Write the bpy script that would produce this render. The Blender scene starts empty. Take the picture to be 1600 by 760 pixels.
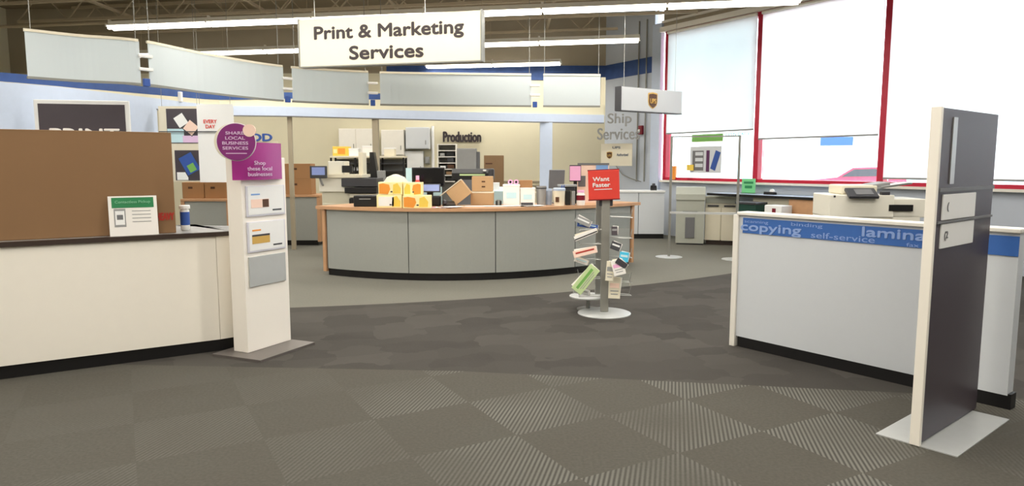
import bpy, bmesh, math, random
from mathutils import Vector, Matrix
random.seed(7)
C = bpy.context.scene.collection
PI = math.pi
# ------------------------------------------------------------------ camera, world, exposure
H, F, PITCH = 1.55, 1100.0, math.radians(6.43)
cam = bpy.data.cameras.new('camera'); cam.sensor_width = 36; cam.lens = F/1600*36
cam.clip_start = 0.05; cam.clip_end = 300
co = bpy.data.objects.new('camera', cam); C.objects.link(co)
co.location = (0, 0, H); co.rotation_euler = (PI/2-PITCH, 0, 0)
sc = bpy.context.scene; sc.camera = co
vs = sc.view_settings
vs.view_transform = 'Standard'; vs.look = 'None'; vs.gamma = 1; vs.use_curve_mapping = False
vs.exposure = 0.62
WORLD = 4.6
LAMP = 5.6          # strip light radiance
w = bpy.data.worlds.new('sky'); sc.world = w; w.use_nodes = True
bg = w.node_tree.nodes['Background']; bg.inputs[0].default_value = (0.86, 0.93, 1.0, 1); bg.inputs[1].default_value = WORLD
sc.cycles.max_bounces = 8; sc.cycles.diffuse_bounces = 5; sc.cycles.transparent_max_bounces = 12
sc.cycles.sample_clamp_indirect = 4

def ray(px, py):
    cp, sp = math.cos(PITCH), math.sin(PITCH)
    a, b = px-800, 380-py
    return Vector((a, F*cp+b*sp, -F*sp+b*cp))
def P(px, py, Y):                     # point of the pixel's ray at world depth Y
    d = ray(px, py); t = Y/d.y
    return Vector((d.x*t, Y, H+d.z*t))
def proj(x, y, z):                    # pixel of a world point
    cp, sp = math.cos(PITCH), math.sin(PITCH); h = z-H
    d = y*cp-h*sp; return 800+F*x/d, 380-F*(h*cp+y*sp)/d
def G(px, py, z=0.0):                 # point of the pixel's ray on the height z
    d = ray(px, py); t = (z-H)/d.z
    return Vector((d.x*t, d.y*t, z))

# ------------------------------------------------------------------ materials
M = {}
def lin(c):
    return tuple(((v/255)/12.92 if v/255 <= .04045 else ((v/255+.055)/1.055)**2.4) for v in c)
def mat(name, rgb, rough=.55, metal=0.0, var=.04, scale=14, bump=0.0, emit=0, spec=.4, alpha=None):
    m = bpy.data.materials.new(name); m.use_nodes = True; nt = m.node_tree
    b = nt.nodes['Principled BSDF']; c = lin(rgb)
    b.inputs['Roughness'].default_value = rough; b.inputs['Metallic'].default_value = metal
    b.inputs['Specular IOR Level'].default_value = spec
    tc = nt.nodes.new('ShaderNodeTexCoord'); n = nt.nodes.new('ShaderNodeTexNoise')
    n.inputs['Scale'].default_value = scale; n.inputs['Detail'].default_value = 4
    nt.links.new(tc.outputs['Object'], n.inputs['Vector'])
    r = nt.nodes.new('ShaderNodeMix'); r.data_type = 'RGBA'
    r.inputs[6].default_value = (*[max(0, v*(1-var)) for v in c], 1)
    r.inputs[7].default_value = (*[min(1, v*(1+var)) for v in c], 1)
    nt.links.new(n.outputs['Fac'], r.inputs[0]); nt.links.new(r.outputs[2], b.inputs['Base Color'])
    if bump:
        bp = nt.nodes.new('ShaderNodeBump'); bp.inputs['Strength'].default_value = bump; bp.inputs['Distance'].default_value = .01
        nt.links.new(n.outputs['Fac'], bp.inputs['Height']); nt.links.new(bp.outputs[0], b.inputs['Normal'])
    if emit:
        nt.links.new(r.outputs[2], b.inputs['Emission Color']); b.inputs['Emission Strength'].default_value = emit
    M[name] = m
    return m
mat('cream_wall', (216, 209, 182), .8, scale=3, var=.03)
mat('taupe_wall', (164, 153, 132), .9, scale=2, var=.08)
mat('blue_grey_wall', (188, 195, 206), .8, scale=3)
mat('deck', (140, 128, 108), .9, scale=2, var=.12)
mat('joist', (172, 158, 134), .8)
mat('pale_blue', (196, 208, 228), .6)
mat('border_blue', (50, 78, 134), .6, var=.35, scale=6)
mat('white_trim', (232, 228, 218), .5)
mat('laminate', (246, 240, 228), .4, var=.015)
mat('laminate_cool', (208, 212, 216), .4, var=.015)
mat('stand_white', (246, 240, 230), .35, var=.01)
mat('grey_front', (154, 156, 150), .5, var=.03, scale=40)
mat('black', (22, 21, 22), .45)
mat('black_gloss', (18, 18, 22), .18)
mat('dark_brown', (62, 50, 44), .4)
mat('wood', (192, 148, 110), .45, var=.14, scale=9)
mat('carton_big', (136, 104, 72), .8, var=.04, scale=3)
mat('carton', (164, 122, 82), .8, var=.06, scale=5)
mat('carton_light', (188, 154, 114), .8, var=.06, scale=8)
mat('carton_dark', (136, 108, 78), .8, var=.06, scale=8)
mat('steel', (172, 172, 168), .32, .75)
mat('steel_grey', (134, 134, 128), .45, .35)
mat('pole_grey', (150, 148, 140), .45, .2)
mat('plate', (196, 198, 196), .35, .3)
mat('base_grey', (110, 104, 100), .4, .3)
mat('white', (238, 238, 236), .5, var=.01)
mat('paper', (240, 236, 230), .7, var=.01)
mat('cream_plastic', (226, 218, 196), .45, var=.02)
mat('beige_plastic', (205, 200, 180), .5, var=.03)
mat('bin_grey', (178, 180, 168), .55, var=.04)
mat('machine_white', (232, 228, 214), .4, var=.02)
mat('grey', (150, 150, 148), .5)
mat('mid_grey', (112, 112, 114), .5)
mat('dark_grey', (62, 62, 66), .45)
mat('dark_text', (52, 44, 46), .6)
mat('green', (40, 128, 78), .5)
mat('green_light', (126, 190, 150), .5)
mat('leaf_green', (118, 176, 88), .5)
mat('mint', (120, 204, 140), .5)
mat('deep_green', (22, 62, 52), .5)
mat('lime_paper', (196, 216, 160), .7)
mat('red', (226, 68, 56), .45)
mat('red_ink', (176, 52, 40), .6)
mat('red_frame', (186, 30, 58), .4)
mat('maroon', (120, 20, 40), .4)
mat('pink', (240, 176, 214), .5)
mat('magenta', (206, 60, 150), .5)
mat('peach', (246, 214, 196), .5)
mat('orange', (236, 150, 56), .5)
mat('yellow', (236, 202, 84), .5)
mat('pale_yellow', (248, 232, 172), .5)
mat('purple', (132, 46, 118), .4)
mat('purple_bright', (160, 40, 130), .35)
mat('purple_dark', (86, 40, 84), .5)
mat('lilac', (222, 190, 222), .5)
mat('sign_grey', (196, 198, 200), .5, var=.01)
mat('lilac_clear', (214, 212, 222), .3)
mat('plum_grey', (70, 62, 68), .4)
mat('blue', (50, 84, 160), .5)
mat('strip_blue', (58, 104, 176), .5, var=.06)
mat('strip_text', (140, 166, 216), .5)
mat('light_blue', (128, 168, 220), .5)
mat('ice_blue', (196, 226, 232), .5)
mat('cyan', (70, 190, 226), .5)
mat('sky_text', (120, 214, 222), .5)
mat('screen_blue', (118, 130, 172), .2, emit=.35)
mat('screen_cyan', (128, 166, 214), .2, emit=.6)
mat('gold', (206, 166, 84), .5)
mat('brown', (84, 54, 34), .5)
mat('navy_text', (60, 76, 104), .5)
mat('car_red', (196, 60, 84), .25)
mat('concrete', (196, 194, 188), .9, var=.08)
mat('table_blue', (176, 190, 210), .3)

def tube_mat():
    m = bpy.data.materials.new('lit_tube'); m.use_nodes = True; nt = m.node_tree
    b = nt.nodes['Principled BSDF']; b.inputs['Base Color'].default_value = (.9, .9, .9, 1)
    b.inputs['Emission Color'].default_value = (1, .95, .86, 1); b.inputs['Emission Strength'].default_value = 5.0
    M['lit_tube'] = m
tube_mat()
def glass_mat(name, tint, gl=.06):
    m = bpy.data.materials.new(name); m.use_nodes = True; nt = m.node_tree; nt.nodes.clear()
    o = nt.nodes.new('ShaderNodeOutputMaterial'); t = nt.nodes.new('ShaderNodeBsdfTransparent'); g = nt.nodes.new('ShaderNodeBsdfGlossy')
    fr = nt.nodes.new('ShaderNodeFresnel'); fr.inputs[0].default_value = 1.3
    t.inputs[0].default_value = (*tint, 1); g.inputs['Roughness'].default_value = .03
    mx = nt.nodes.new('ShaderNodeMixShader'); nt.links.new(fr.outputs[0], mx.inputs[0])
    nt.links.new(t.outputs[0], mx.inputs[1]); nt.links.new(g.outputs[0], mx.inputs[2]); nt.links.new(mx.outputs[0], o.inputs[0])
    M[name] = m
glass_mat('glass', (.95, .97, .98)); glass_mat('acrylic', (.92, .93, .94))
def cloth_mat(name, rgb, frac, var=.05, scale=1.3):
    m = bpy.data.materials.new(name); m.use_nodes = True; nt = m.node_tree; nt.nodes.clear()
    o = nt.nodes.new('ShaderNodeOutputMaterial'); t = nt.nodes.new('ShaderNodeBsdfTranslucent'); d = nt.nodes.new('ShaderNodeBsdfDiffuse')
    tc = nt.nodes.new('ShaderNodeTexCoord'); n = nt.nodes.new('ShaderNodeTexNoise'); n.inputs['Scale'].default_value = scale
    nt.links.new(tc.outputs['Object'], n.inputs['Vector'])
    r = nt.nodes.new('ShaderNodeMix'); r.data_type = 'RGBA'; c = lin(rgb)
    r.inputs[6].default_value = (*[v*(1-var) for v in c], 1); r.inputs[7].default_value = (*[min(1, v*(1+var)) for v in c], 1)
    nt.links.new(n.outputs['Fac'], r.inputs[0])
    nt.links.new(r.outputs[2], t.inputs[0]); nt.links.new(r.outputs[2], d.inputs[0])
    mx = nt.nodes.new('ShaderNodeMixShader'); mx.inputs[0].default_value = frac
    nt.links.new(d.outputs[0], mx.inputs[1]); nt.links.new(t.outputs[0], mx.inputs[2]); nt.links.new(mx.outputs[0], o.inputs[0])
    M[name] = m
cloth_mat('blind_cloth', (236, 240, 240), .56, .06, .9)
cloth_mat('blind_sheer', (250, 250, 250), .75)
cloth_mat('frosted', (220, 227, 229), .35, .04, .8)

# ------------------------------------------------------------------ mesh helpers
class MB:
    def __init__(s): s.bm = bmesh.new()
    def _mx(s, vs_, mx):
        if mx is not None: bmesh.ops.transform(s.bm, matrix=mx, verts=vs_)
        return s
    def box(s, c, d, bev=0.0, mx=None):
        r = bmesh.ops.create_cube(s.bm, size=1)['verts']
        bmesh.ops.transform(s.bm, matrix=Matrix.Translation(c) @ Matrix.Diagonal((*d, 1)), verts=r)
        if bev:
            es = list({e for v in r for e in v.link_edges})
            g = bmesh.ops.bevel(s.bm, geom=es, offset=bev, segments=2, affect='EDGES', profile=.5)
            r = list({v for f in g['faces'] for v in f.verts} | {v for v in r if v.is_valid})
        return s._mx(r, mx)
    def cyl(s, p0, p1, r0, r1=None, seg=16, mx=None):
        p0, p1 = Vector(p0), Vector(p1); r1 = r0 if r1 is None else r1; L = (p1-p0).length
        v = bmesh.ops.create_cone(s.bm, cap_ends=True, segments=seg, radius1=r0, radius2=r1, depth=L)['verts']
        q = Vector((0, 0, 1)).rotation_difference((p1-p0).normalized()).to_matrix().to_4x4()
        bmesh.ops.transform(s.bm, matrix=Matrix.Translation((p0+p1)/2) @ q, verts=v)
        return s._mx(v, mx)
    def tube(s, pts, r, seg=8):
        for a, b in zip(pts[:-1], pts[1:]): s.cyl(a, b, r, seg=seg)
        for p in pts[1:-1]:
            v = bmesh.ops.create_icosphere(s.bm, subdivisions=1, radius=r)['verts']; bmesh.ops.translate(s.bm, vec=Vector(p), verts=v)
        return s
    def lathe(s, prof, c=(0, 0, 0), seg=28):
        rings = []
        for r, z in prof:
            rings.append([s.bm.verts.new((c[0]+r*math.cos(2*PI*k/seg), c[1]+r*math.sin(2*PI*k/seg), c[2]+z)) for k in range(seg)])
        for a, b in zip(rings[:-1], rings[1:]):
            for k in range(seg): s.bm.faces.new((a[k], a[(k+1) % seg], b[(k+1) % seg], b[k]))
        if prof[0][0] > 1e-4: s.bm.faces.new(rings[0][::-1])
        if prof[-1][0] > 1e-4: s.bm.faces.new(rings[-1])
        return s
    def prism(s, poly, z0, z1, mx=None):     # polygon in XY extruded in Z
        a = [s.bm.verts.new((x, y, z0)) for x, y in poly]; b = [s.bm.verts.new((x, y, z1)) for x, y in poly]
        n = len(poly)
        s.bm.faces.new(a[::-1]); s.bm.faces.new(b)
        for k in range(n): s.bm.faces.new((a[k], a[(k+1) % n], b[(k+1) % n], b[k]))
        return s._mx(a+b, mx)
    def prof(s, poly, x0, x1, mx=None):      # polygon in YZ extruded in X
        a = [s.bm.verts.new((x0, y, z)) for y, z in poly]; b = [s.bm.verts.new((x1, y, z)) for y, z in poly]
        n = len(poly)
        s.bm.faces.new(a[::-1]); s.bm.faces.new(b)
        for k in range(n): s.bm.faces.new((a[k], a[(k+1) % n], b[(k+1) % n], b[k]))
        return s._mx(a+b, mx)
    def face_xz(s, poly, y0, y1, mx=None):   # polygon in XZ extruded in Y
        a = [s.bm.verts.new((x, y0, z)) for x, z in poly]; b = [s.bm.verts.new((x, y1, z)) for x, z in poly]
        n = len(poly)
        s.bm.faces.new(a); s.bm.faces.new(b[::-1])
        for k in range(n): s.bm.faces.new((a[k], b[k], b[(k+1) % n], a[(k+1) % n]))
        return s._mx(a+b, mx)
    def ribbon(s, pts, z0, z1, th):          # solid along a plan polyline, thickness towards its left side
        n = len(pts); off = []
        z0s = z0 if isinstance(z0, (list, tuple)) else [z0]*n; z1s = z1 if isinstance(z1, (list, tuple)) else [z1]*n
        for i in range(n):
            a = Vector(pts[max(0, i-1)][:2]); b = Vector(pts[min(n-1, i+1)][:2]); d = (b-a).normalized()
            off.append(Vector(pts[i][:2])+Vector((-d.y, d.x))*th)
        q = []
        for i in range(n):
            x, y = pts[i][0], pts[i][1]; ox, oy = off[i]
            q.append([s.bm.verts.new(v) for v in ((x, y, z0s[i]), (x, y, z1s[i]), (ox, oy, z1s[i]), (ox, oy, z0s[i]))])
        for a, b in zip(q[:-1], q[1:]):
            for k in range(4): s.bm.faces.new((a[k], b[k], b[(k+1) % 4], a[(k+1) % 4]))
        s.bm.faces.new(q[0]); s.bm.faces.new(q[-1][::-1])
        return s
    def mesh(s, name):
        bmesh.ops.recalc_face_normals(s.bm, faces=s.bm.faces)
        m = bpy.data.meshes.new(name); s.bm.to_mesh(m); s.bm.free(); return m

def obj(name, mb, m, parent=None, smooth=False):
    me = mb.mesh(name) if isinstance(mb, MB) else mb
    if m: me.materials.append(M[m])
    if smooth:
        me.polygons.foreach_set('use_smooth', [True]*len(me.polygons))
        try: me.set_sharp_from_angle(angle=math.radians(40))
        except Exception: pass
    o = bpy.data.objects.new(name, me); C.objects.link(o)
    if parent: o.parent = parent
    return o
def tag(o, label, cat, group=None, kind=None):
    if label: o['label'] = label
    if cat: o['category'] = cat
    if group: o['group'] = group
    if kind: o['kind'] = kind
    return o
def thing(name, label, cat, loc=(0, 0, 0), rz=0.0, group=None):
    o = bpy.data.objects.new(name, None); C.objects.link(o); o.empty_display_size = .1
    o.location = loc; o.rotation_euler = (0, 0, rz)
    return tag(o, label, cat, group)
def struct(name, mb, m, parent=None):
    o = obj(name, mb, m, parent)
    if not parent: o['kind'] = 'structure'
    return o
def smoothline(pts, n=8):
    out = []; p = [Vector(q[:2]) for q in pts]; p = [p[0]*2-p[1]]+p+[p[-1]*2-p[-2]]
    for i in range(1, len(p)-2):
        for k in range(n):
            t = k/n
            out.append(.5*((2*p[i])+(-p[i-1]+p[i+1])*t+(2*p[i-1]-5*p[i]+4*p[i+1]-p[i+2])*t*t+(-p[i-1]+3*p[i]-3*p[i+1]+p[i+2])*t**3))
    out.append(p[-2]); return out
def text(s, w_, h_, m, parent, loc, name='lettering', depth=.004, bold=.02, spacing=1.0, rz=0.0, rx=0.0, ry=0.0, line=1.0):
    """upright lettering, facing local -Y, centred on loc, fitted to w_ x h_"""
    cu = bpy.data.curves.new('txt', 'FONT'); cu.body = s; cu.size = 1; cu.resolution_u = 4
    cu.align_x = 'CENTER'; cu.space_character = spacing; cu.space_line = line
    t = bpy.data.objects.new('txt', cu); C.objects.link(t)
    bpy.context.view_layer.update()
    me = bpy.data.meshes.new_from_object(t.evaluated_get(bpy.context.evaluated_depsgraph_get()))
    bpy.data.objects.remove(t); bpy.data.curves.remove(cu)
    xs = [v.co.x for v in me.vertices]; ys = [v.co.y for v in me.vertices]
    x0, x1, y0, y1 = min(xs), max(xs), min(ys), max(ys)
    bm = bmesh.new(); bm.from_mesh(me); bpy.data.meshes.remove(me)
    for v in bm.verts: v.co = Vector(((v.co.x-(x0+x1)/2)*w_/(x1-x0), 0, (v.co.y-(y0+y1)/2)*h_/(y1-y0)))
    if bold:
        bo = bold*h_/(y1-y0); src = list(bm.verts)+list(bm.edges)+list(bm.faces); first = [v for v in src if isinstance(v, bmesh.types.BMVert)]
        for kk, (dx, dz) in enumerate(((bo, 0), (-bo, 0), (0, bo), (0, -bo), (bo*.7, bo*.7), (-bo*.7, -bo*.7))):
            d = bmesh.ops.duplicate(bm, geom=src)['geom']
            bmesh.ops.translate(bm, vec=(dx, -.0004*(kk+1), dz), verts=[v for v in d if isinstance(v, bmesh.types.BMVert)])
    r = bmesh.ops.extrude_face_region(bm, geom=list(bm.faces))
    bmesh.ops.translate(bm, vec=(0, -depth, 0), verts=[g for g in r['geom'] if isinstance(g, bmesh.types.BMVert)])
    bmesh.ops.recalc_face_normals(bm, faces=bm.faces)
    me = bpy.data.meshes.new(name); bm.to_mesh(me); bm.free(); me.materials.clear(); me.materials.append(M[m])
    o = bpy.data.objects.new(name, me); C.objects.link(o); o.location = loc; o.rotation_euler = (rx, ry, rz)
    if parent: o.parent = parent
    return o

# ------------------------------------------------------------------ floor
def floor_material():
    m = bpy.data.materials.new('carpet'); m.use_nodes = True; nt = m.node_tree; N = nt.nodes; L = nt.links
    b = N['Principled BSDF']; b.inputs['Roughness'].default_value = .95; b.inputs['Specular IOR Level'].default_value = .15
    tc = N.new('ShaderNodeTexCoord'); sep = N.new('ShaderNodeSeparateXYZ'); L.new(tc.outputs['Object'], sep.inputs[0])
    def val(x): return x if hasattr(x, 'links') else None
    def ma(op, a, b_=0.0, c_=None):
        n = N.new('ShaderNodeMath'); n.operation = op
        for i, v in enumerate((a, b_) if c_ is None else (a, b_, c_)):
            if val(v) is not None: L.new(v, n.inputs[i])
            else: n.inputs[i].default_value = v
        return n.outputs[0]
    def mix(f, a, b_):
        n = N.new('ShaderNodeMix'); n.data_type = 'RGBA'
        for i, v in ((0, f), (6, a), (7, b_)):
            if val(v) is not None: L.new(v, n.inputs[i])
            else: n.inputs[i].default_value = v if i == 0 else (*v, 1)
        return n.outputs[2]
    def noise(scale, det=3, vec=None):
        n = N.new('ShaderNodeTexNoise'); n.inputs['Scale'].default_value = scale; n.inputs['Detail'].default_value = det
        L.new(vec or tc.outputs['Object'], n.inputs['Vector']); return n.outputs['Fac']
    X, Y = sep.outputs[0], sep.outputs[1]
    def rot(ang, ox, oy):
        c, s = math.cos(ang), math.sin(ang); dx = ma('SUBTRACT', X, ox); dy = ma('SUBTRACT', Y, oy)
        return ma('ADD', ma('MULTIPLY', dx, c), ma('MULTIPLY', dy, s)), ma('SUBTRACT', ma('MULTIPLY', dy, c), ma('MULTIPLY', dx, s))
    # woven square tiles of the foreground: smooth and ribbed ones alternate
    T = .64; S1 = G(930, 694)
    u, v = rot(math.radians(29), S1.x, S1.y)
    cu = ma('FLOOR', ma('ADD', ma('DIVIDE', u, T), .5)); cv = ma('FLOOR', ma('ADD', ma('DIVIDE', v, T), .5))
    odd = ma('MODULO', ma('ADD', ma('ADD', cu, cv), 200), 2)
    ru, rv = rot(math.radians(-13), S1.x, S1.y)
    rib = ma('SINE', ma('MULTIPLY', ru, 2*PI/.0245))
    rib = ma('MULTIPLY_ADD', rib, .5, .5)
    wear = N.new('ShaderNodeMapRange'); L.new(noise(.9, 2), wear.inputs[0]); wear.inputs[1].default_value = .3; wear.inputs[2].default_value = .6
    side = N.new('ShaderNodeMapRange'); L.new(X, side.inputs[0]); side.inputs[1].default_value = -1.3; side.inputs[2].default_value = -.2
    side.inputs[3].default_value = .3
    ribm = ma('MULTIPLY', ma('MULTIPLY', odd, wear.outputs[0]), side.outputs[0])
    fg = mix(noise(55, 4), lin((66, 65, 60)), lin((94, 92, 84)))
    fg = mix(ma('MULTIPLY', noise(2.2, 3), .5), fg, lin((76, 70, 62)))
    ribc = mix(rib, lin((54, 53, 50)), lin((128, 127, 119)))
    fg = mix(ma('MULTIPLY', ribm, .6), fg, ribc)
    # mottled dark tiles
    comb = N.new('ShaderNodeCombineXYZ'); mu, mv = rot(math.radians(16), 0, 0)
    mu = ma('MULTIPLY_ADD', noise(2.6, 3), .55, mu); mv = ma('MULTIPLY_ADD', noise(3.1, 3), .45, mv)
    L.new(ma('FLOOR', ma('DIVIDE', mu, .40)), comb.inputs[0]); L.new(ma('FLOOR', ma('DIVIDE', mv, .27)), comb.inputs[1])
    wn = N.new('ShaderNodeTexWhiteNoise'); L.new(comb.outputs[0], wn.inputs['Vector'])
    mid = mix(wn.outputs['Value'], lin((54, 51, 48)), lin((80, 77, 72)))
    mid = mix(ma('MULTIPLY', noise(3.5, 3), .9), mid, lin((68, 65, 61)))
    mid = mix(ma('MULTIPLY', noise(60, 3), .25), mid, lin((88, 85, 79)))
    # plain lighter carpet round the service counter
    lt = mix(noise(40, 3), lin((108, 107, 98)), lin((124, 122, 112)))
    lt = mix(ma('MULTIPLY', noise(1.1, 3), .4), lt, lin((102, 101, 93)))
    a, b2, c2 = [G(*q) for q in ((455, 481), (760, 466), (1145, 427))]
    A = Matrix(((b2.x-a.x, b2.y-a.y), (c2.x-a.x, c2.y-a.y))); rhs = Vector(((b2.length_squared-a.length_squared)/2, (c2.length_squared-a.length_squared)/2))
    ce = A.inverted() @ rhs; R = (a.xy-ce).length
    dist = ma('SQRT', ma('ADD', ma('POWER', ma('SUBTRACT', X, ce.x), 2), ma('POWER', ma('SUBTRACT', Y, ce.y), 2)))
    inner = ma('LESS_THAN', dist, R)
    p1, p2 = G(450, 573), G(1150, 597)
    sl = (p2.y-p1.y)/(p2.x-p1.x)
    line = ma('ADD', ma('MULTIPLY_ADD', X, sl, p1.y-sl*p1.x), ma('MULTIPLY', ma('SUBTRACT', ma('ABSOLUTE', ma('ADD', X, .4)), .6), -.05))
    front = ma('LESS_THAN', Y, line)
    col = mix(front, mix(inner, mid, lt), fg)
    L.new(col, b.inputs['Base Color'])
    bp = N.new('ShaderNodeBump'); bp.inputs['Strength'].default_value = .25; bp.inputs['Distance'].default_value = .004
    L.new(noise(300, 2), bp.inputs['Height']); L.new(bp.outputs[0], b.inputs['Normal'])
    M['carpet'] = m
floor_material()
W0 = Vector((3.25, 15.5)); WU = Vector((.545, -.839)).normalized(); WN = Vector((WU.y, -WU.x))     # window wall: origin, run, inward normal
def WP(t, s=0.0, z=0.0):
    p = W0+WU*t+WN*s; return Vector((p.x, p.y, z))
WR = math.atan2(WU.y, WU.x)          # local +X along the run, local -Y into the room
ZC = 5.2; YB = 17.2; XA = 2.24; XL = -12; YF = -5.5
WE = 25.0; we = WP(WE)
room = [(XL, YB), (XA, YB), (3.1, 15.72), (W0.x, W0.y), (we.x, we.y), (XL, we.y)]
YF = we.y
struct('floor', MB().prism(room[::-1], -.1, 0), 'carpet')
struct('ceiling', MB().prism(room[::-1], ZC, ZC+.1), 'deck')

# ------------------------------------------------------------------ walls
struct('wall_back', MB().box(((XL+XA)/2, YB+.1, 1.85), (XA-XL, .2, 3.7)), 'cream_wall')
struct('wall_back_upper', MB().box(((XL+XA)/2, YB+.1, 4.45), (XA-XL, .2, 1.5)), 'taupe_wall')
shipd = Vector((3.1-XA, 15.72-YB)); sl_ = shipd.length; SR = math.atan2(shipd.y, shipd.x)
def SP(t, s, z):                     # on the ship services wall: t along, s into the room
    u = shipd/sl_; n = Vector((u.y, -u.x)); p = Vector((XA, YB))+u*t+n*s; return Vector((p.x, p.y, z))
o = struct('wall_right', MB().box((sl_/2, .1, ZC/2), (sl_+.02, .2, ZC)), 'blue_grey_wall'); o.location = (XA, YB, 0); o.rotation_euler.z = SR
struct('wall_left', MB().box((XL-.1, (YB+YF)/2, ZC/2), (.2, YB-YF, ZC)), 'cream_wall')
struct('wall_front', MB().box(((XL+we.x)/2, YF-.1, ZC/2), (we.x-XL, .2, ZC)), 'cream_wall')
# blue printed border along the top of the walls
struct('trim_1', MB().box(((-3+XA)/2, YB-.012, 3.71), (XA+3, .024, .34)), 'border_blue')
o = struct('trim_2', MB().box((sl_/2, -.012, 3.71), (sl_, .024, .34)), 'border_blue'); o.location = (XA, YB, 0); o.rotation_euler.z = SR
# window wall
ZS, ZT = 1.2, 4.34
def wstruct(name, mb, m):
    o = struct(name, mb, m); o.location = (W0.x, W0.y, 0); o.rotation_euler.z = WR; return o
TW = [.10, 2.52, 4.93, 7.35, 9.77, 12.2]
wstruct('wall_window_low', MB().box((WE/2, .1, ZS/2), (WE, .2, ZS)), 'blue_grey_wall')
wstruct('wall_window_high', MB().box((WE/2, .1, (ZT+ZC)/2), (WE, .2, ZC-ZT)), 'taupe_wall')
wstruct('wall_window_end', MB().box(((TW[-1]+WE)/2, .1, (ZS+ZT)/2), (WE-TW[-1], .2, ZT-ZS)), 'cream_wall')
wstruct('trim_3', MB().box((WE/2, -.06, ZT+.05), (WE, .12, .1)).box((WE/2, -.03, ZT+.22), (WE, .06, .05)), 'white_trim')
wstruct('trim_4', MB().box((-.13, -.02, ZT/2+.1), (.26, .10, ZT+.2)), 'pale_blue')
wstruct('window_sill', MB().box((TW[-1]/2+.1, -.05, ZS-.02), (TW[-1], .16, .04)), 'white_trim')
for i in range(len(TW)-1):
    a, b = TW[i], TW[i+1]
    t = bpy.data.objects.new('window_%d' % (i+1), None); C.objects.link(t); t['kind'] = 'structure'
    t.location = (W0.x, W0.y, 0); t.rotation_euler.z = WR
    fr = MB()
    fl = .09 if i == 0 else .055
    fr.box((a+fl/2, .04, (ZS+ZT)/2), (fl, .16, ZT-ZS)); fr.box((b-.0275, .04, (ZS+ZT)/2), (.055, .16, ZT-ZS))
    fr.box(((a+b)/2, .04, ZS+.03), (b-a, .16, .06)); fr.box(((a+b)/2, .04, ZT-.04), (b-a, .16, .08))
    obj('frame', fr, 'red_frame', t)
    obj('glass', MB().box(((a+b)/2, .07, (ZS+ZT)/2), (b-a-.14, .01, ZT-ZS-.16)), 'glass', t)
blabels = ['grey-white roller blind in the window bay next to the corner, lowered above the green strip',
           'brighter white roller blind in the second window bay, ending above the parked red car',
           'bright white roller blind lowered almost to the sill in the third window bay',
           'white roller blind in the fourth window bay, at the frame edge', 'white roller blind in the fifth window bay']
for i, zb in enumerate((2.2, 2.02, 1.33, 1.35, 1.35)):
    a, b = TW[i]+(.10 if i == 0 else .06), TW[i+1]-.06
    t = thing('roller_blind', blabels[i], 'blind', (*WP((a+b)/2).xy, ZT-.03), WR, 'roller blinds in the red window bays')
    w_ = b-a
    obj('fabric', MB().box((0, -.055, (zb-ZT+.03)/2), (w_, .003, ZT-.03-zb)), 'blind_cloth' if i == 0 else 'blind_sheer', t)
    obj('roller', MB().cyl((-w_/2, -.075, -.01), (w_/2, -.075, -.01), .028), 'white_trim', t, True)
    obj('hem_bar', MB().box((0, -.055, zb-ZT+.02), (w_, .02, .03), .004), 'grey', t)

# conduits on the ship services wall
for k, tt in enumerate((1.24, 1.5)):
    tag(obj('conduit', MB().tube([SP(tt, .03, 1.15), SP(tt, .03, 4.7)], .016), 'steel_grey', None, True),
        ['thin vertical pipe on blue-grey wall left of the red fire alarm', 'thin vertical pipe on blue-grey wall running up past the red fire alarm'][k], 'pipe', 'wall pipes beside the window corner')

# ------------------------------------------------------------------ roof joists
JU = Vector((.984, -.178)).normalized(); JN = Vector((-JU.y, JU.x)); JR = math.atan2(JU.y, JU.x)
for k in range(-4, 5):
    org = Vector((0, 10.93))+JN*(k*1.5+.9)
    # clip length so that it stays inside the room
    x0 = -11; x1 = 2.2
    for xx in [i*.2 for i in range(5, 60)]:
        p = org+JU*xx
        if p.y < YB-.15 and (W0-p).dot(WN)*-1 > .35 and not (p.x > XA-.1 and p.y > YB-1.5*(p.x-XA)-.5): x1 = xx
    while (org+JU*x0).y > YB-.2 or (org+JU*x0).x < XL+.3: x0 += .2
    if x1-x0 < 2: continue
    mb = MB(); z0, z1 = 4.52, 5.12
    mb.box(((x0+x1)/2, 0, z1), (x1-x0, .07, .06)).box(((x0+x1)/2, 0, z0), (x1-x0, .06, .05))
    x = x0; up = True
    while x+.6 < x1:
        mb.cyl((x, 0, z0 if up else z1), (x+.6, 0, z1 if up else z0), .016, seg=6); x += .6; up = not up
    o = obj('roof_beam', mb, 'joist'); o['kind'] = 'structure'; o.location = (*org, 0); o.rotation_euler.z = JR
mb = MB()
for sx in (-8, -5, -2.3, .8):
    mb.box((sx, 12, 4.62), (.05, 9.6, .05))
o = obj('roof_bracing', mb, 'joist'); o['kind'] = 'structure'
mb = MB().tube([Vector((-11, 15.2, 4.4)), Vector((1.9, 12.9, 4.4))], .035)
tag(obj('sprinkler_pipe', mb, 'joist', None, True), 'long brown pipe hung under the roof joists above the lights', 'pipe')

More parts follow.
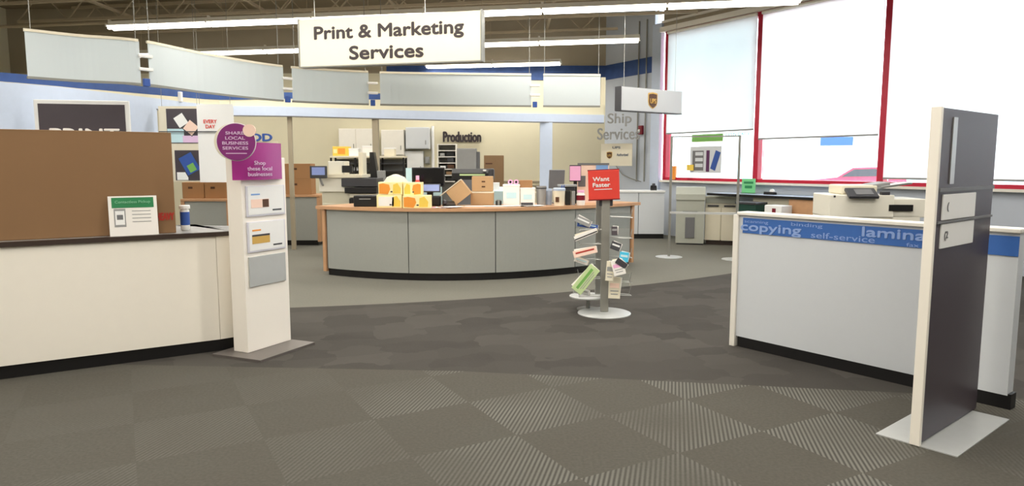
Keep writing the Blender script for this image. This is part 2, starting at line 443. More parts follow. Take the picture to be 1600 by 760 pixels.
# ------------------------------------------------------------------ strip lights
LZ = 3.85
rows = [(2, -9.5, .12, 'shortest glowing strip light, farthest back behind the big hanging sign'),
        (1, -9.2, 1.86, 'middle row of glowing strip lights passing behind the big hanging sign'),
        (0, -6.75, 4.05, 'longest and nearest glowing strip light, passing over the big hanging sign'),
        (-1, -9, 6.0, 'strip light row overhead, nearer than all those in view'), (-2, -9, 6.6, 'second strip light row overhead'),
        (-3, -9, 7, 'third strip light row overhead'), (-4, -9, 7, 'fourth strip light row overhead')]
for k, x0, x1, lab in rows:
    org = Vector((0, 10.93))+JN*(k*2.78)
    a0, a1 = x0/.984, x1/.984
    while (org+JU*a0).y > YB-.25: a0 += .1
    t = thing('strip_light', lab, 'ceiling light', (*org, LZ), JR, 'strip lights hung from the roof')
    Lg = a1-a0
    obj('housing', MB().prof([(-.04, .0), (.04, .0), (.035, .07), (-.035, .07)], a0, a1).box(((a0+a1)/2, 0, .0), (Lg, .17, .012)), 'white_trim', t)
    n = max(1, round(Lg/1.95)); seg = Lg/n
    for i in range(n):
        s0, s1 = a0+i*seg+.02, a0+(i+1)*seg-.02
        for dy in (-.06, .06): obj('tube', MB().cyl((s0, dy, -.04), (s1, dy, -.04), .028, seg=10), 'lit_tube', t)
        obj('coupler', MB().box((a0+i*seg, 0, -.005), (.03, .19, .04)).box((a0+i*seg, 0, .05), (.03, .05, .10)), 'white_trim', t)
        obj('hanger_rod', MB().cyl((a0+(i+.5)*seg, 0, .06), (a0+(i+.5)*seg, 0, ZC-LZ), .006, seg=6), 'joist', t)
    obj('end_cap', MB().box((a1, 0, -.005), (.02, .19, .06)), 'white_trim', t)
    ld = bpy.data.lights.new('strip', 'AREA'); ld.shape = 'RECTANGLE'; ld.size = Lg; ld.size_y = .14
    ld.energy = LAMP*PI*Lg*.14*4; ld.color = (1, .96, .89)
    lo = bpy.data.objects.new('lamp', ld); C.objects.link(lo); lo.parent = t; lo.location = ((a0+a1)/2, 0, -.075)

# ------------------------------------------------------------------ header ring behind the counter: blue border, pale band, posts
HR = [(-30, 8.6), (60, 9.1), (126, 9.6), (250, 11.0), (345, 12.3), (450, 12.6), (590, 13.25), (710, 13.8), (830, 14.3), (943, 14.7)]
def hpt(px, Y): return Vector(((px-800)/1107.0*Y, Y))
hr = [hpt(*q) for q in HR]
hs = smoothline(hr, 4)
iL = 4*3     # index at px 250
iM = 4*4
struct('wall_header_band', MB().ribbon(hs[iL:], 2.38, 2.55, .16), 'pale_blue')
struct('wall_left_panel', MB().ribbon(hs[:iL+1], 0.0, 2.55, .16), 'pale_blue')
ns = len(hs); zb = [2.56+.20*min(1, max(0, (i-8)/18)) for i in range(ns)]
struct('trim_5', MB().ribbon([p+Vector((0, .05)) for p in hs[:30]], zb[:30], [z+.11 for z in zb[:30]], .08), 'border_blue')
struct('trim_6', MB().ribbon([p+Vector((0, .06)) for p in hs], 2.55, [z for z in zb], .06), 'cream_wall')
for px, Y, wd, m in ((455, 12.72, .07, 'taupe_wall'), (588, 13.32, .11, 'taupe_wall')):
    x, y = hpt(px, Y)
    struct('column_post', MB().box((x, y, 1.19), (wd, wd, 2.38)), m)
x, y = hpt(853, 14.46); struct('column_blue', MB().box((x, y, 1.19), (.25, .14, 2.38)), 'pale_blue')
x, y = hpt(941, 14.8); struct('column_header', MB().box((x, y+.05, 2.93), (.09, .12, .78)), 'cream_wall')
mb = MB()
for f in (5, 10, 14, 19, 24, 28, 33):
    i = iL+f if iL+f < ns else ns-1
struct('trim_7', MB().ribbon([p+Vector((0, -.012)) for p in hs[iL:]], 2.375, 2.392, .03), 'mid_grey')

# ------------------------------------------------------------------ hanging curved frosted panels
PA = [(20, 120), (126, 127.5), (226, 133), (330, 146.5), (449, 158.5), (585, 164), (710, 165.5), (839, 166.5), (945, 167)]
pp = smoothline([G(*q, 2.46).xy for q in PA], 10)
def seg_between(pxa, pxb):
    r = [p for p in pp if pxa <= proj(p.x, p.y, 2.7)[0] <= pxb]
    def at(px):
        for a, b in zip(pp[:-1], pp[1:]):
            fa, fb = proj(a.x, a.y, 2.7)[0], proj(b.x, b.y, 2.7)[0]
            if fa <= px <= fb: return a.lerp(b, (px-fa)/(fb-fa))
        return pp[-1] if px > 900 else pp[0]
    return [at(pxa)]+r+[at(pxb)]
plabels = ['frosted pale panel hung above the big carton, leftmost of the curved row',
           'longest curved frosted panel, sweeping down from above the posters to the hanging sign',
           'short frosted panel hung just below the left half of the big hanging sign',
           'long frosted panel hung behind and right of the big hanging sign',
           'short frosted panel at the right end of the curved row, above the ship services lettering']
for k, (a, b) in enumerate(((41, 219), (233, 443), (457, 576), (594, 830), (849, 938))):
    q = seg_between(a, b); c = q[len(q)//2]
    t = thing('curved_banner', plabels[k], 'hanging banner', (c.x, c.y, 2.46), 0, 'curved frosted panels hung above the counter')
    ql = [p-c for p in q]
    obj('sheet', MB().ribbon(ql, .015, .49, .012), 'frosted', t, False)
    obj('top_rail', MB().ribbon([p+Vector((0, -.01)) for p in ql], .485, .515, .03), 'cream_plastic', t)
    obj('bottom_rail', MB().ribbon([p+Vector((0, -.01)) for p in ql], -.008, .018, .03), 'steel_grey', t)
    for e, p in enumerate((ql[1], ql[-2])):
        obj('hanger_wire', MB().cyl((p.x, p.y, .5), (p.x, p.y, ZC-2.46), .005, seg=6), 'steel_grey', t)
    if k < 4:
        e = ql[-1]; d = (ql[-1]-ql[-2]).normalized()
        for zz in (.33, .18):
            obj('joint_clip', MB().box((0, 0, 0), (.16, .05, .035), .006, Matrix.Translation((e.x+d.x*.06, e.y+d.y*.06, zz)) @ Matrix.Rotation(math.atan2(d.y, d.x), 4, 'Z')), 'white', t)
        obj('joint_bracket', MB().box((0, 0, 0), (.07, .05, .09), .006, Matrix.Translation((e.x+d.x*.06, e.y+d.y*.06, .03)) @ Matrix.Rotation(math.atan2(d.y, d.x), 4, 'Z')), 'blue', t)
mb = MB(); p = hpt(290, 11.62)
tag(obj('sensor_box', MB().box((p.x, p.y-.1, 2.62), (.09, .06, .16), .01), 'white'), 'small white box fixed to the blue border above the posters', 'sensor box')

# ------------------------------------------------------------------ big hanging sign
def oriented(a, b):
    a, b = Vector(a[:2]), Vector(b[:2]); return (a+b)/2, math.atan2((b-a).y, (b-a).x), (b-a).length
sgl, sgr = P(468, 69, 9.6), P(751, 58, 9.0)
c, rz, wd = oriented(sgl, sgr)
SZ = (P(468, 102, 9.6).z+P(751, 97, 9.0).z)/2
t = thing('hanging_sign', 'large cream hanging sign reading Print & Marketing Services', 'sign', (*c, SZ), rz)
obj('sign_box', MB().box((0, .06, .305), (wd, .12, .61), .006), 'cream_plastic', t)
obj('edge_frame', MB().box((wd/2+.008, .06, .305), (.02, .13, .63)).box((-wd/2-.008, .06, .305), (.02, .13, .63)).box((0, .06, -.006), (wd, .13, .015)), 'steel_grey', t)
text('Print & Marketing', 2.06, .21, 'dark_text', t, (.0, -.0, .40), bold=.03)
text('Services', 1.02, .165, 'dark_text', t, (-.02, 0, .155), bold=.03)
for sx in (-wd*.42, wd*.2): obj('hanger_wire', MB().cyl((sx, .06, .61), (sx, .06, ZC-2.88), .006, seg=6), 'steel', t)

# shield emblem
def shield(parent, loc, s, rz=0):
    pr = [(-.5, .5), (-.45, .56), (0, .62), (.45, .56), (.5, .5), (.5, -.1), (.42, -.35), (.2, -.52), (0, -.62), (-.2, -.52), (-.42, -.35), (-.5, -.1)]
    o = obj('emblem', MB().face_xz([(x*s, z*s) for x, z in pr], -.006, 0), 'gold', parent); o.location = loc
    obj('emblem_field', MB().face_xz([(x*s*.86, z*s*.86-.02*s) for x, z in pr], -.009, -.006), 'brown', o)
    text('UPS', .62*s, .36*s, 'gold', o, (0, -.009, -.04*s), depth=.003)
    return o
c, rz, wd = oriented((.1525*11, 11), (.2376*11.8, 11.8))
t = thing('hanging_sign', 'small white hanging box sign with a brown shield emblem, in front of the window corner', 'sign', (*c, 2.37), rz)
obj('sign_box', MB().box((0, .06, .18), (wd, .12, .36), .006), 'sign_grey', t)
obj('edge_frame', MB().box((-wd/2-.006, .06, .18), (.016, .13, .37)).box((0, .06, -.004), (wd, .13, .012)), 'dark_grey', t)
shield(t, (0, 0, .18), .21)
for sx in (-wd*.42, wd*.42): obj('hanger_wire', MB().cyl((sx, .06, .36), (sx, .06, ZC-2.37), .004, seg=6), 'steel', t)

# ------------------------------------------------------------------ wall lettering
q = P(722, 214, YB-.04)
t = thing('wall_lettering', 'dark raised lettering reading Production on the cream back wall', 'wall lettering', q)
text('Production', 58/1107*YB, 15/1107*YB, 'dark_text', t, (0, 0, 0), depth=.03, bold=.035)
q = P(406, 215, 12.2)
t = thing('wall_lettering', 'small blue letters just above the purple curved sign', 'wall lettering', (q.x, 12.2, q.z))
text('IOD', .42, .12, 'blue', t, (0, 0, 0), depth=.03, bold=.04)
obj('mounting_rail', MB().box((0, .012, -.08), (.6, .02, .03)), 'cream_plastic', t)
# ship services letters hang in front of the end of the cream wall
c = P(968, 199, 15.6)
t = thing('wall_lettering', 'grey-brown raised lettering reading Ship Services near the window corner', 'wall lettering', c, math.radians(-20))
text('Ship', .52, .28, 'grey', t, (0.0, 0, .16), depth=.03, bold=.01); text('Services', .93, .25, 'grey', t, (-.02, 0, -.14), depth=.03, bold=.01)
for e in list(t.children): pass
# notice board with shield
c = P(963, 242, 15.9)
t = thing('wall_sign', 'flat white wall sign with small brown shield under the Ship Services lettering', 'sign', (c.x, c.y, c.z), math.radians(-25))
obj('board', MB().box((0, .015, 0), (.72, .03, .50), .004), 'cream_plastic', t)
shield(t, (-.16, 0, -.01), .13); text('UPS', .18, .05, 'navy_text', t, (.0, 0, .16), depth=.002)
text('Authorized', .26, .06, 'navy_text', t, (.14, 0, 0), depth=.002)
# fire alarm
q = SP(1.36, .0, P(1003, 203, 15.9).z)
t = thing('fire_alarm', 'small red fire alarm with white strobe on the wall by the window corner', 'alarm', q, SR)
obj('housing', MB().box((0, -.03, 0), (.13, .06, .2), .012), 'maroon', t); obj('strobe', MB().box((-.02, -.07, -.02), (.06, .03, .07), .01), 'white', t)

# ------------------------------------------------------------------ centre service counter
cf = [(509, 427), (575, 438.5), (640, 441), (700, 440.5), (772, 436), (850, 431), (900, 427), (950, 422), (986, 417)]
cfp = [G(px, y).xy for px, y in cf]
# least-squares like smoothing: fit a quadratic Y(X)
def quadfit(pts):
    n = len(pts); S = [sum(p.x**k for p in pts) for k in range(5)]; T = [sum(p.y*p.x**k for p in pts) for k in range(3)]
    A = Matrix(((S[0], S[1], S[2]), (S[1], S[2], S[3]), (S[2], S[3], S[4]))); return A.inverted() @ Vector(T)
qa = quadfit(cfp); qx0, qx1 = cfp[0].x, cfp[-1].x
def cq(x): return Vector((x, qa[0]+qa[1]*x+qa[2]*x*x))
def arc(x0, x1, n=16): return [cq(x0+(x1-x0)*k/n) for k in range(n+1)]
def shift(pts, d):     # move outwards (towards the camera) by d
    out = []
    for i, p in enumerate(pts):
        a, b = pts[max(0, i-1)], pts[min(len(pts)-1, i+1)]; t_ = (b-a).normalized(); out.append(p+Vector((t_.y, -t_.x))*d)
    return out
t = thing('service_counter', 'curved grey-fronted service counter with a wooden top, in the middle of the store', 'counter', (0, 0, 0))
full = arc(qx0+.07, qx1, 24)
obj('kick_plate', MB().ribbon(shift(full, -.03), 0, .1, .6), 'black', t)
px_seams = [518, 636, 774, 900, 982]
def xat(px):
    lo, hi = qx0-.3, qx1+.3
    for _ in range(40):
        m_ = (lo+hi)/2; p = cq(m_)
        if 800+1107*p.x/p.y < px: lo = m_
        else: hi = m_
    return lo
sx = [xat(p) for p in px_seams]; sx[0] = full[0].x+.012; sx[-1] = full[-1].x-.012
for a, b in zip(sx[:-1], sx[1:]): obj('front_panel', MB().ribbon(arc(a+.006, b-.006, 8), .1, .925, .6), 'grey_front', t)
obj('seam_core', MB().ribbon(shift(full, -.012), .1, .92, .55), 'dark_grey', t)
obj('countertop', MB().ribbon(shift(arc(qx0-.05, qx1+.12, 24), .05), .925, .968, .85), 'wood', t)
p0, p1 = cq(sx[0]), cq(sx[-1])
for pe, ta, sg_ in ((full[0], full[1]-full[0], -1), (full[-1], full[-1]-full[-2], 1)):
    mx = Matrix.Translation((pe.x, pe.y, 0)) @ Matrix.Rotation(math.atan2(ta.y, ta.x), 4, 'Z')
    obj('end_panel', MB().box((sg_*.028, .35, .49), (.05, .74, .87), 0, mx), 'wood', t)
ZT1 = .968

# ------------------------------------------------------------------ left white counter (curved) with black edge
L0, L1, L2 = G(-90, 606), G(126, 578), G(345, 549)
ln = Vector((L2.x-L1.x, L2.y-L1.y)).normalized(); LR = math.atan2(ln.y, ln.x); LNn = Vector((-ln.y, ln.x))
lp = [Vector((L1.x, L1.y))-ln*1.6, Vector((L1.x, L1.y)), Vector((L2.x, L2.y))]
e = Vector((L2.x, L2.y)); a = math.atan2(ln.y, ln.x)
for k in range(1, 6):
    a += math.radians(11); e = e+Vector((math.cos(a), math.sin(a)))*.13; lp.append(e)
t = thing('front_counter', 'cream-white counter with a thin black top edge, carrying the big carton', 'counter', (0, 0, 0))
obj('kick_plate', MB().ribbon(shift(lp, -.02), 0, .1, .7), 'black', t)
obj('front_panel', MB().ribbon(lp[:3], .1, .96, .75), 'laminate', t)
obj('curved_end_panel', MB().ribbon([lp[2]+ln*.004]+lp[3:], .1, .96, .75), 'laminate', t)
obj('top_edge', MB().ribbon(shift(lp, .02), .96, .996, .05), 'dark_brown', t)
obj('worktop', MB().ribbon(shift(lp, -.03), .96, .995, .86), 'grey', t)
ZL = .996
def LX(px, off=0.0):                  # point over the counter's front line seen at column px, moved back by off
    d = ray(px, 372).xy; n = LNn; k = (Vector((L1.x, L1.y))+n*off).dot(n)/d.dot(n); return d*k


def carton(name, label, w_, d_, h_, loc, rz, m='carton', group=None, tape=True, ry=0.0, flap=None):
    t = thing(name, label, 'cardboard box', loc, rz, group)
    b = obj('box_body', MB().box((0, 0, h_/2), (w_, d_, h_), min(.006, h_*.04)), m, t)
    if tape: obj('tape', MB().box((0, 0, h_+.0008), (w_*.98, min(.06, d_*.25), .0016)), 'carton_light', t)
    if ry: t.rotation_euler = (0, ry, rz)
    return t
# the big carton
br = LX(276, .09)
bw = 1.30; bx = br-ln*(bw/2)+LNn*.275
t = carton('large_carton', 'very large brown cardboard box standing on the white front counter', bw, .55, .80, (bx.x, bx.y, ZL), LR, 'carton_big')
text('HEAVY', .125, .055, 'red_ink', t, (bw/2-.075, -.2755, .135), depth=.001, bold=.05, name='red_stamp')
obj('flap_line', MB().box((0, -.2755, .795), (bw-.01, .002, .003)), 'carton_dark', t)
# sign card leaning on the carton
q = LX(211, .035)
t = thing('counter_card', 'white sign card with green header and phone drawing, leaning on the big carton', 'sign card', (q.x, q.y, ZL), LR)
card = obj('card', MB().box((0, 0, .165), (.36, .006, .33)), 'paper', t); t.scale = (.93, .93, .93); card.rotation_euler.x = math.radians(-6)
hd = obj('header', MB().box((0, -.004, .275), (.31, .002, .085)), 'green', card)
text('Contactless Pickup', .26, .028, 'green_light', card, (0, -.005, .278), depth=.001)
ph = obj('phone_drawing', MB().box((-.10, -.004, .15), (.085, .002, .15), .0008), 'grey', card)
obj('phone_screen', MB().box((-.10, -.0056, .15), (.068, .001, .115)), 'white', ph)
obj('print_block', MB().box((-.10, -.0064, .155), (.045, .001, .04)), 'mid_grey', ph)
for k in range(4): obj('text_line', MB().box((.06, -.0036, .205-.03*k), (.14, .001, .006)), 'grey', card)
# bottle
q = G(290, 360, ZL)
t = thing('bottle', 'small blue-labelled white bottle beside the big carton', 'bottle', (q.x, q.y, ZL))
obj('body', MB().lathe([(.028, 0), (.036, .01), (.036, .06), (.036, .16), (.03, .18), (.03, .185)]), 'white', t, True)
obj('label_band', MB().lathe([(.0368, .045), (.0368, .155)]), 'blue', t, True)
obj('cap', MB().lathe([(.043, .182), (.043, .205), (.038, .21), (.001, .212)]), 'white', t, True)

# ------------------------------------------------------------------ white column display
c1, c2 = G(388, 556), G(455, 535)
cd = Vector((c2.x-c1.x, c2.y-c1.y)); cw = cd.length; cdir = cd/cw; cr = math.atan2(cd.y, cd.x)
cn = Vector((-cdir.y, cdir.x))
cc = Vector((c1.x, c1.y))+cdir*cw/2+cn*.08
t = thing('leaflet_display', 'tall white column display with three leaflet holders and a dark base plate', 'display stand', (*cc, 0), cr)
obj('column', MB().box((0, 0, .81), (cw, .16, 1.58), .004), 'stand_white', t)
bl_ = [G(331, 557), G(407, 567.5), G(492, 538.5)]
def tl(p): 
    d = Vector((p.x, p.y))-cc; return Vector((d.dot(cdir), d.dot(cn)))
b1, b2, b3 = [tl(p) for p in bl_]; b4 = b1+(b3-b2)
x0, x1 = min(b1.x, b2.x), b3.x; y0 = min(b2.y, b3.y); y1 = max(b1.y, .26)
obj('base_plate', MB().prism([(b2.x, b2.y), (b3.x, b3.y), (b4.x, b4.y), (b1.x, b1.y)], 0, .02), 'base_grey', t)
def zat(px, py, off=0.0):        # height on the column's front plane
    d = ray(px, py); o_ = Vector((0, 0, H)); n = Vector((cn.x, cn.y, 0)); p = Vector((cc.x, cc.y, 0))-n*(.08+off)
    tt = (p-o_).dot(n)/d.dot(n); q = o_+d*tt; return Vector(((Vector((q.x, q.y))-cc).dot(cdir), q.z))
for k, (xa, xb, ya, yb, m) in enumerate(((384, 442, 290, 337, 0), (386, 443, 345, 392, 1), (389, 444, 398, 444, 2))):
    a_, b_ = zat(xa, yb), zat(xb, ya+0); 
    zc = (zat((xa+xb)/2, ya).y+zat((xa+xb)/2, yb).y)/2; hh = zat((xa+xb)/2, ya).y-zat((xa+xb)/2, yb).y
    xc = (a_.x+b_.x)/2; ww = b_.x-a_.x
    hcol = obj('leaflet_holder', MB().box((xc, -.088, zc), (ww, .014, hh), .003), 'plate' if m == 2 else 'lilac_clear', t)
    if m < 2:
        obj('leaflet', MB().box((xc, -.0965, zc+.005), (ww*.93, .003, hh*.92)), 'white', hcol)
        obj('photo', MB().box((xc-ww*.17, -.099, zc-hh*.08), (ww*.46, .002, hh*.28)), 'peach' if m == 0 else 'gold', hcol)
        obj('photo_dark_block', MB().box((xc-(.03*ww if m == 0 else .17*ww), -.1, zc+(-.08*hh if m == 0 else .05*hh)), ((.16 if m == 0 else .46)*ww, .002, (.26 if m == 0 else .06)*hh)), 'brown' if m == 0 else 'dark_grey', hcol)  # dark block printed as part of the leaflet picture
        obj('caption', MB().box((xc+ww*.27, -.099, zc-hh*.32), (ww*.24, .002, hh*.05)), 'dark_grey', hcol)
        obj('title', MB().box((xc-ww*.28, -.099, zc+hh*.22), (ww*.22, .002, hh*.05)), 'light_blue' if m == 0 else 'orange', hcol)
# curved purple sheet and round purple badge on top
a_, b_ = zat(368, 280, .05), zat(443, 222, .05)
n = 10; q = [Vector((a_.x+(b_.x-a_.x)*k/n, -.10-.045*math.sin(PI*k/n))) for k in range(n+1)]
ztop, zbot = zat(405, 223, .05).y, zat(405, 281, .05).y
sg = obj('curved_sign', MB().ribbon(q, zbot, ztop, .006), 'purple_bright', t, True)
mid = (a_.x+b_.x)/2
text('Shop\nthese local\nbusinesses', .26, .12, 'lilac', sg, (mid-.03, -.15, zbot+.09), depth=.002, bold=.01)
# badge: a disc parallel to the picture, facing the camera side
q = P(369, 222, cc.y-.46)
bt = thing('round_badge', 'round purple badge with white capitals clipped to the top of the white column', 'badge', (cc.x, cc.y, 0)); bt.rotation_euler.z = 0
# badge is fixed on the column: make it a child part
C.objects.unlink(bt); bpy.data.objects.remove(bt)
inv = Matrix.Translation((cc.x, cc.y, 0)) @ Matrix.Rotation(cr, 4, 'Z')
inv = inv.inverted()
ql = inv @ Vector((q.x, q.y, q.z)); face = -cr-math.radians(12)+math.radians(20)
R_ = 28.5/1107*(cc.y-.46)
bd = obj('round_badge', MB().cyl((0, -.006, 0), (0, .006, 0), R_, seg=48), 'purple', t, True); bd.location = ql; bd.rotation_euler.z = face
obj('badge_rim', MB().cyl((0, .006, 0), (0, .012, 0), R_+.006, seg=48), 'white', bd, True)
tx = text('SHARE\nLOCAL\nBUSINESS\nSERVICES', R_*1.35, R_*.98, 'lilac', bd, (-.005, -.006, .01), depth=.002, bold=.02, line=1.15)
obj('underline', MB().box((0, -.007, -R_*.62), (R_*1.1, .002, .006)), 'lilac', bd)
bk = obj('badge_back', MB().cyl((0, -.006, 0), (0, .006, 0), R_*1.02, seg=48), 'cream_plastic', t, True); bk.location = ql+Vector((0, 0, 0))
bk.location = inv @ Vector((q.x-.085, q.y+.16, q.z+.005)); bk.rotation_euler.z = face
obj('clip_arm', MB().cyl((ql.x, ql.y+.02, ql.z-.02), (-cw/2+.05, -.07, 1.57), .008), 'stand_white', t)
obj('badge_clip', MB().cyl((0, -.012, 0), (0, .004, 0), R_*.34, seg=24), 'peach', bd, True).location = (R_*.72, .002, R_*.62)

# ------------------------------------------------------------------ posters behind
def poster_frame(): pass
YP = 10.9
def quadbox(px0, px1, y0, y1, Y):      # width, height, centre of an upright rectangle facing the camera at depth Y
    a_, b_ = P(px0, y1, Y), P(px1, y0, Y); return (b_.x-a_.x), (b_.z-a_.z), Vector(((a_.x+b_.x)/2, Y, (a_.z+b_.z)/2))
wd, hh, c = quadbox(253, 312, 166, 284, YP)
c.z = 0; 
t = thing('poster_board', 'cream hanging poster board with two tablet pictures, right of the big carton', 'poster board', c)
ztp = P(285, 166, YP).z; zbp = P(285, 284, YP).z
obj('board', MB().box((0, .02, (ztp+zbp)/2), (wd, .02, ztp-zbp)), 'cream_plastic', t)
for sx_ in (-1, 1): obj('hanger_wire', MB().cyl((sx_*wd*.42, .02, ztp), (sx_*wd*.42, .02, ZC), .003, seg=6), 'steel_grey', t)
for k, (xa, xb, ya, yb) in enumerate(((262, 313, 170, 224), (275, 316, 235, 282))):
    w2, h2, c2_ = quadbox(xa, xb, ya, yb, YP); lc = Vector((c2_.x-c.x, 0, c2_.z))
    pf = obj('picture', MB().box((lc.x, .004, lc.z), (w2, .008, h2)), 'plum_grey', t)
    def tab(x, z, s, ang, m, hgt=1.3):
        s *= 1.21
        mx = Matrix.Translation((lc.x+x*w2, 0, lc.z+z*h2)) @ Matrix.Rotation(math.radians(ang), 4, 'Y')
        obj('tablet_picture', MB().box((0, -.002, 0), (s*1.14, .002, s*hgt*1.14), .0006, mx), 'dark_grey', pf)
        obj('tablet_screen', MB().box((0, -.0045, 0), (s, .002, s*hgt), .0006, mx), m, pf)
    if k == 0:
        tab(-.08, .16, .13, -32, 'white', 1.1); tab(.20, -.05, .14, 40, 'peach', 1.0)
        obj('pale_corner', MB().box((lc.x-.25*w2, -.0005, lc.z-.28*h2), (w2*.48, .002, h2*.4)), 'ice_blue', pf)
        obj('pale_corner', MB().box((lc.x+.2*w2, -.001, lc.z-.38*h2), (w2*.5, .002, h2*.2)), 'lilac', pf)
    else:
        tab(.02, .05, .18, -28, 'blue', 1.35)
        obj('picture_detail', MB().box((0, -.007, 0), (.11, .002, .12), 0, Matrix.Translation((lc.x+.10*w2, 0, lc.z-.08*h2)) @ Matrix.Rotation(math.radians(-28), 4, 'Y')), 'leaf_green', pf)
        obj('pale_corner', MB().box((lc.x-.25*w2, -.0005, lc.z-.36*h2), (w2*.4, .002, h2*.26)), 'white', pf)
q = P(250, 206, YP); q2 = P(345, 207, YP)
obj('rail', MB().box(((q.x+q2.x)/2-c.x, -.03, q.z), (q2.x-q.x, .012, .014)), 'dark_grey', t)
wd, hh, c = quadbox(313, 364, 163, 285, YP); c.z = 0; ztp = P(338, 163, YP).z; zbp = P(338, 285, YP).z
t = thing('promo_poster', 'white poster panel with red lettering at its top, behind the round purple badge', 'poster board', c)
obj('sheet', MB().box((0, 0, (ztp+zbp)/2), (wd, .012, ztp-zbp)), 'white', t)
for sx_ in (-1, 1): obj('hanger_wire', MB().cyl((sx_*wd*.42, 0, ztp), (sx_*wd*.42, 0, ZC), .003, seg=6), 'steel_grey', t)
q = P(331, 194, YP); text('EVERY\nDAY', .2, .13, 'red', t, (q.x-c.x-.02, -.01, q.z), depth=.002)
# dark screen on the left bluish wall
wd, hh, c = quadbox(70, 189, 163, 216, 9.0)
t = thing('menu_board', 'dark board with a white frame on the pale blue wall above the big carton', 'sign', c, math.radians(12))
obj('frame', MB().box((0, .02, 0), (wd+.1, .04, hh+.1), .006), 'white', t); obj('board', MB().box((0, -.004, 0), (wd, .012, hh)), 'plum_grey', t)
text('PRINT', wd*.8, .11, 'paper', t, (.02, -.01, -hh/2+.06), depth=.003, bold=.04)

# ------------------------------------------------------------------ back-left desks with cartons
def desk(label, pxa, pxb, Y, wood_left=False, depth=.7):
    xa, xb = (pxa-800)/1107*Y, (pxb-800)/1107*Y
    t = thing('desk', label, 'desk', ((xa+xb)/2, Y, 0)); w_ = xb-xa
    obj('body', MB().box((0, depth/2, .51), (w_-.1, depth-.04, .82)), 'grey_front', t)
    obj('top', MB().box((0, depth/2, .945), (w_, depth+.02, .04), .004), 'wood', t)
    obj('end_panel', MB().box((w_/2-.03, depth/2, .5), (.06, depth, .85)), 'wood', t)
    if wood_left: obj('end_panel', MB().box((-w_/2+.03, depth/2, .5), (.06, depth, .85)), 'wood', t)
    obj('kick_plate', MB().box((0, depth/2+.03, .05), (w_-.14, depth-.08, .1)), 'black', t)
    return t
desk('grey desk with wooden top and right end, seen just left of the white column', 279, 356, 11.75, True, .5)
desk('grey desk with wooden top and orange end panel, seen right of the white column', 380, 498, 13.3)
def on(px0, px1, ytop, Y, zs):     # width and height of an item standing on zs at depth Y
    xa, xb = P(px0, ytop, Y).x, P(px1, ytop, Y).x
    return xb-xa, P((px0+px1)/2, ytop, Y).z-zs, Vector(((xa+xb)/2, Y, zs))
def stack_item(lbl, px0, px1, ytop, Y, zs, d, m='carton', group=None, marks=True):
    w_, h_, c = on(px0, px1, ytop, Y, zs)
    t = carton('carton', lbl, w_, d, h_, (c.x, Y+d/2, zs), 0, m, group)
    if marks:
        obj('handle_hole', MB().box((-w_*.12, -d/2-.001, h_*.66), (w_*.2, .003, h_*.13), .001), 'brown', t)
    return t, zs+h_
stack_item('brown archive box on the left desk, partly behind the second poster', 284, 318, 285, 11.9, .965, .3, 'carton', 'archive boxes on the desks')
stack_item('brown archive box on the left desk, beside the white column', 319, 353, 285, 11.9, .965, .3, 'carton', 'archive boxes on the desks')
_, zz = stack_item('lower brown archive box right of the white column', 444, 486, 280, 13.4, .965, .32, 'carton', 'archive boxes on the desks')
stack_item('upper brown archive box right of the white column', 444, 485, 256, 13.4, zz, .32, 'carton', 'archive boxes on the desks')

# ------------------------------------------------------------------ large copier behind the counter, left
YC = 11.6
def PX(px, Y=YC): return (px-800)/1107*Y
def PZ(y, Y=YC): return P(800, y, Y).z
t = thing('production_copier', 'large cream and black office copier with a tilted screen, behind the counter', 'copier', (PX(545), YC, 0))
ox = PX(545)
def lb(name, xa, xb, ya, yb, dy0, dy1, m, bev=.008, parent=t):
    return obj(name, MB().box(((PX(xa)+PX(xb))/2-ox, (dy0+dy1)/2, (PZ(ya)+PZ(yb))/2), (PX(xb)-PX(xa), dy1-dy0, PZ(ya)-PZ(yb)), bev), m, parent)
obj('cabinet', MB().box((0, .36, .47), (PX(588)-PX(500), .68, .86), .01), 'beige_plastic', t)
lb('body', 497, 552, 276, 300, .02, .7, 'machine_white')
lb('side_body', 500, 545, 300, 325, .06, .7, 'beige_plastic')
lb('scanner_slab', 512, 566, 273, 278, -.02, .66, 'cream_plastic', .003)
lb('rear_tower', 556, 563, 238, 276, .2, .5, 'cream_plastic', .003)
lb('feeder', 510, 535, 252, 273, .1, .5, 'machine_white', .01)
lb('output_unit', 533, 588, 279, 292, -.02, .6, 'dark_grey')
lb('output_tray', 538, 588, 293, 302, -.04, .55, 'black')
lb('paper_drawer', 545, 586, 303, 309, .0, .55, 'beige_plastic', .003)
d = lb('finisher', 545, 586, 310, 323, -.05, .5, 'black')
o = lb('document_screen', 533, 549, 259, 270, .04, .08, 'black', .003)
o = obj('control_screen', MB().box((PX(500.5)-ox, -.12, PZ(269)), (.28, .03, .2), .012), 'dark_grey', t)
obj('display', MB().box((PX(500.5)-ox, -.137, PZ(267.5)), (.21, .004, .125)), 'screen_blue', o)
obj('screen_arm', MB().tube([Vector((PX(500.5)-ox, -.1, PZ(272))), Vector((PX(503)-ox, -.02, PZ(288))), Vector((PX(503)-ox, .1, PZ(292)))], .018), 'grey', t)
# dark upright device on the copier's right
t2 = thing('tower_speaker', 'tall narrow black device standing behind the copier, left of the taupe post', 'device', (PX(568), YC+.75, 0))
obj('stand', MB().box((0, .1, .6), (.3, .3, 1.2), .01), 'dark_grey', t2)
z0_, z1_ = 1.2, P(568, 238, YC+.75).z
obj('case', MB().face_xz([(-.05, z0_), (.09, z0_), (.07, z0_+.2), (.02, z1_), (-.05, z1_)], 0, .2), 'black', t2)
obj('grille', MB().box((.13, .1, z0_+.12), (.12, .2, .22), .01), 'grey', t2)

